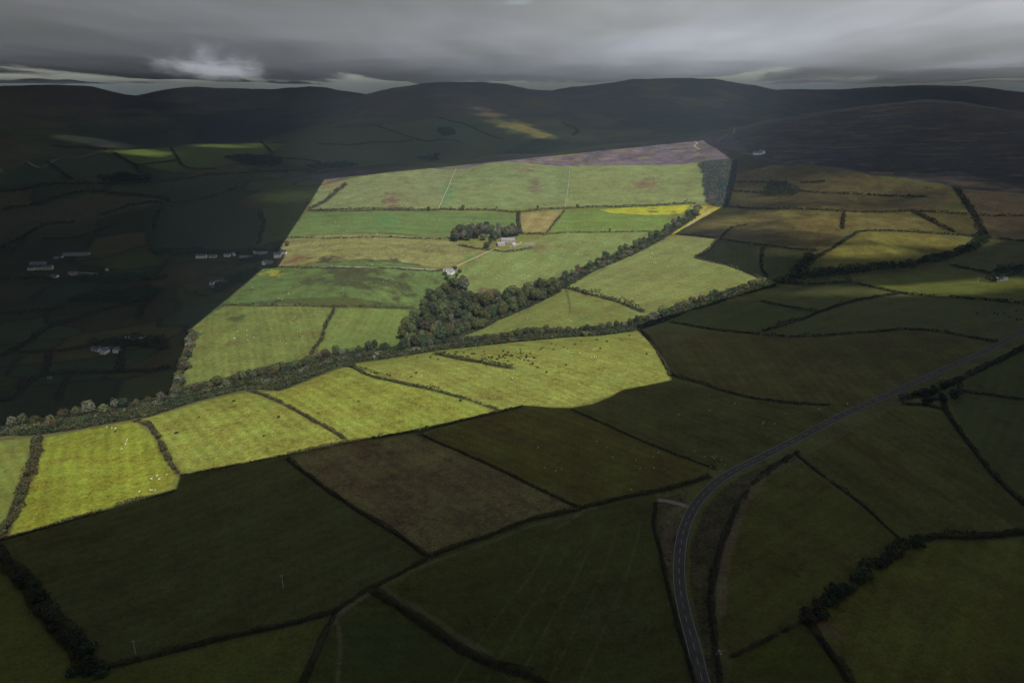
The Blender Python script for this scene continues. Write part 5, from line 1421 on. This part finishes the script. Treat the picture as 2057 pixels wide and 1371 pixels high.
# frayed far edge
rim = val(14300.)
for gc, gw, gd in ((-4650., 900., 5600.), (-2300., 1000., 5300.), (650., 1900., 4200.), (3200., 1100., 5300.), (6200., 700., 5000.)):
    rim = M('SUBTRACT', rim, smooth(M('ABSOLUTE', M('SUBTRACT', X_, gc)), gw * .55, gw * 1.25, gd, 0.))
rim = M('ADD', rim, M('MULTIPLY', M('SUBTRACT', cnoise(620, 2600, 5, .4, .62, (5, 5)), .5), 3400.))
edge = smooth(M('SUBTRACT', dist, rim), -500., 500., 0., 1.)
trans = M('MAXIMUM', trans, edge)
rgb = N.new('ShaderNodeCombineXYZ')
tint = smooth(big, .35, .65, .0, 1.)
L.new(M('MULTIPLY', thick, 1.0), rgb.inputs[0]); L.new(M('MULTIPLY', thick, 1.03), rgb.inputs[1]); L.new(M('MULTIPLY', thick, M('ADD', 1.0, M('MULTIPLY', tint, .09))), rgb.inputs[2])
tr = N.new('ShaderNodeBsdfTranslucent'); L.new(rgb.outputs[0], tr.inputs[0])
df = N.new('ShaderNodeBsdfDiffuse'); df.inputs[0].default_value = (.12, .12, .12, 1)
ad = N.new('ShaderNodeAddShader'); L.new(tr.outputs[0], ad.inputs[0]); L.new(df.outputs[0], ad.inputs[1])
tp = N.new('ShaderNodeBsdfTransparent'); mx = N.new('ShaderNodeMixShader'); L.new(trans, mx.inputs[0]); L.new(ad.outputs[0], mx.inputs[1]); L.new(tp.outputs[0], mx.inputs[2])
out = N.new('ShaderNodeOutputMaterial'); L.new(mx.outputs[0], out.inputs[0])
me.materials.append(m)
co = link('clouds', me); tag(co, 'low grey rain cloud spreading over the hills, brighter to the right', 'cloud', kind='stuff')

# ------------------------------------------------------------------ haze
hv = []; hq = []; box(hv, hq, -9760, 9760, -9760, 9760, float(ZG.min()) - 1.5, float(max(ZG.max(), ZC) + 4))
hm_, nt, N2, L2 = nodes('haze')
ho = N2.new('ShaderNodeOutputMaterial'); pv = N2.new('ShaderNodeVolumePrincipled')
pv.inputs['Color'].default_value = (.64, .84, 1, 1); pv.inputs['Density'].default_value = HAZE; pv.inputs['Anisotropy'].default_value = .45
L2.new(pv.outputs[0], ho.inputs['Volume'])
hz_ = pm('haze', hv, hq, hm_, None); tag(hz_, 'thin bluish air over the whole landscape', 'haze', kind='stuff')

# ------------------------------------------------------------------ camera and look
cd = bpy.data.cameras.new('camera'); cam = bpy.data.objects.new('camera', cd); COL.objects.link(cam)
cam.location = (0, 0, ZC); cam.rotation_euler = (math.pi / 2 - PITCH, 0, 0)
cd.sensor_width = 36; cd.lens = F / W * 36; cd.clip_start = 1; cd.clip_end = 60000
SC.camera = cam
SC.view_settings.view_transform = 'Standard'; SC.view_settings.look = 'None'; SC.view_settings.gamma = 1; SC.view_settings.exposure = EXPO
SC.cycles.max_bounces = 6; SC.cycles.diffuse_bounces = 3; SC.cycles.transparent_max_bounces = 12; SC.cycles.volume_bounces = 0
SC.cycles.use_denoising = True
SC.cycles.sample_clamp_indirect = 4
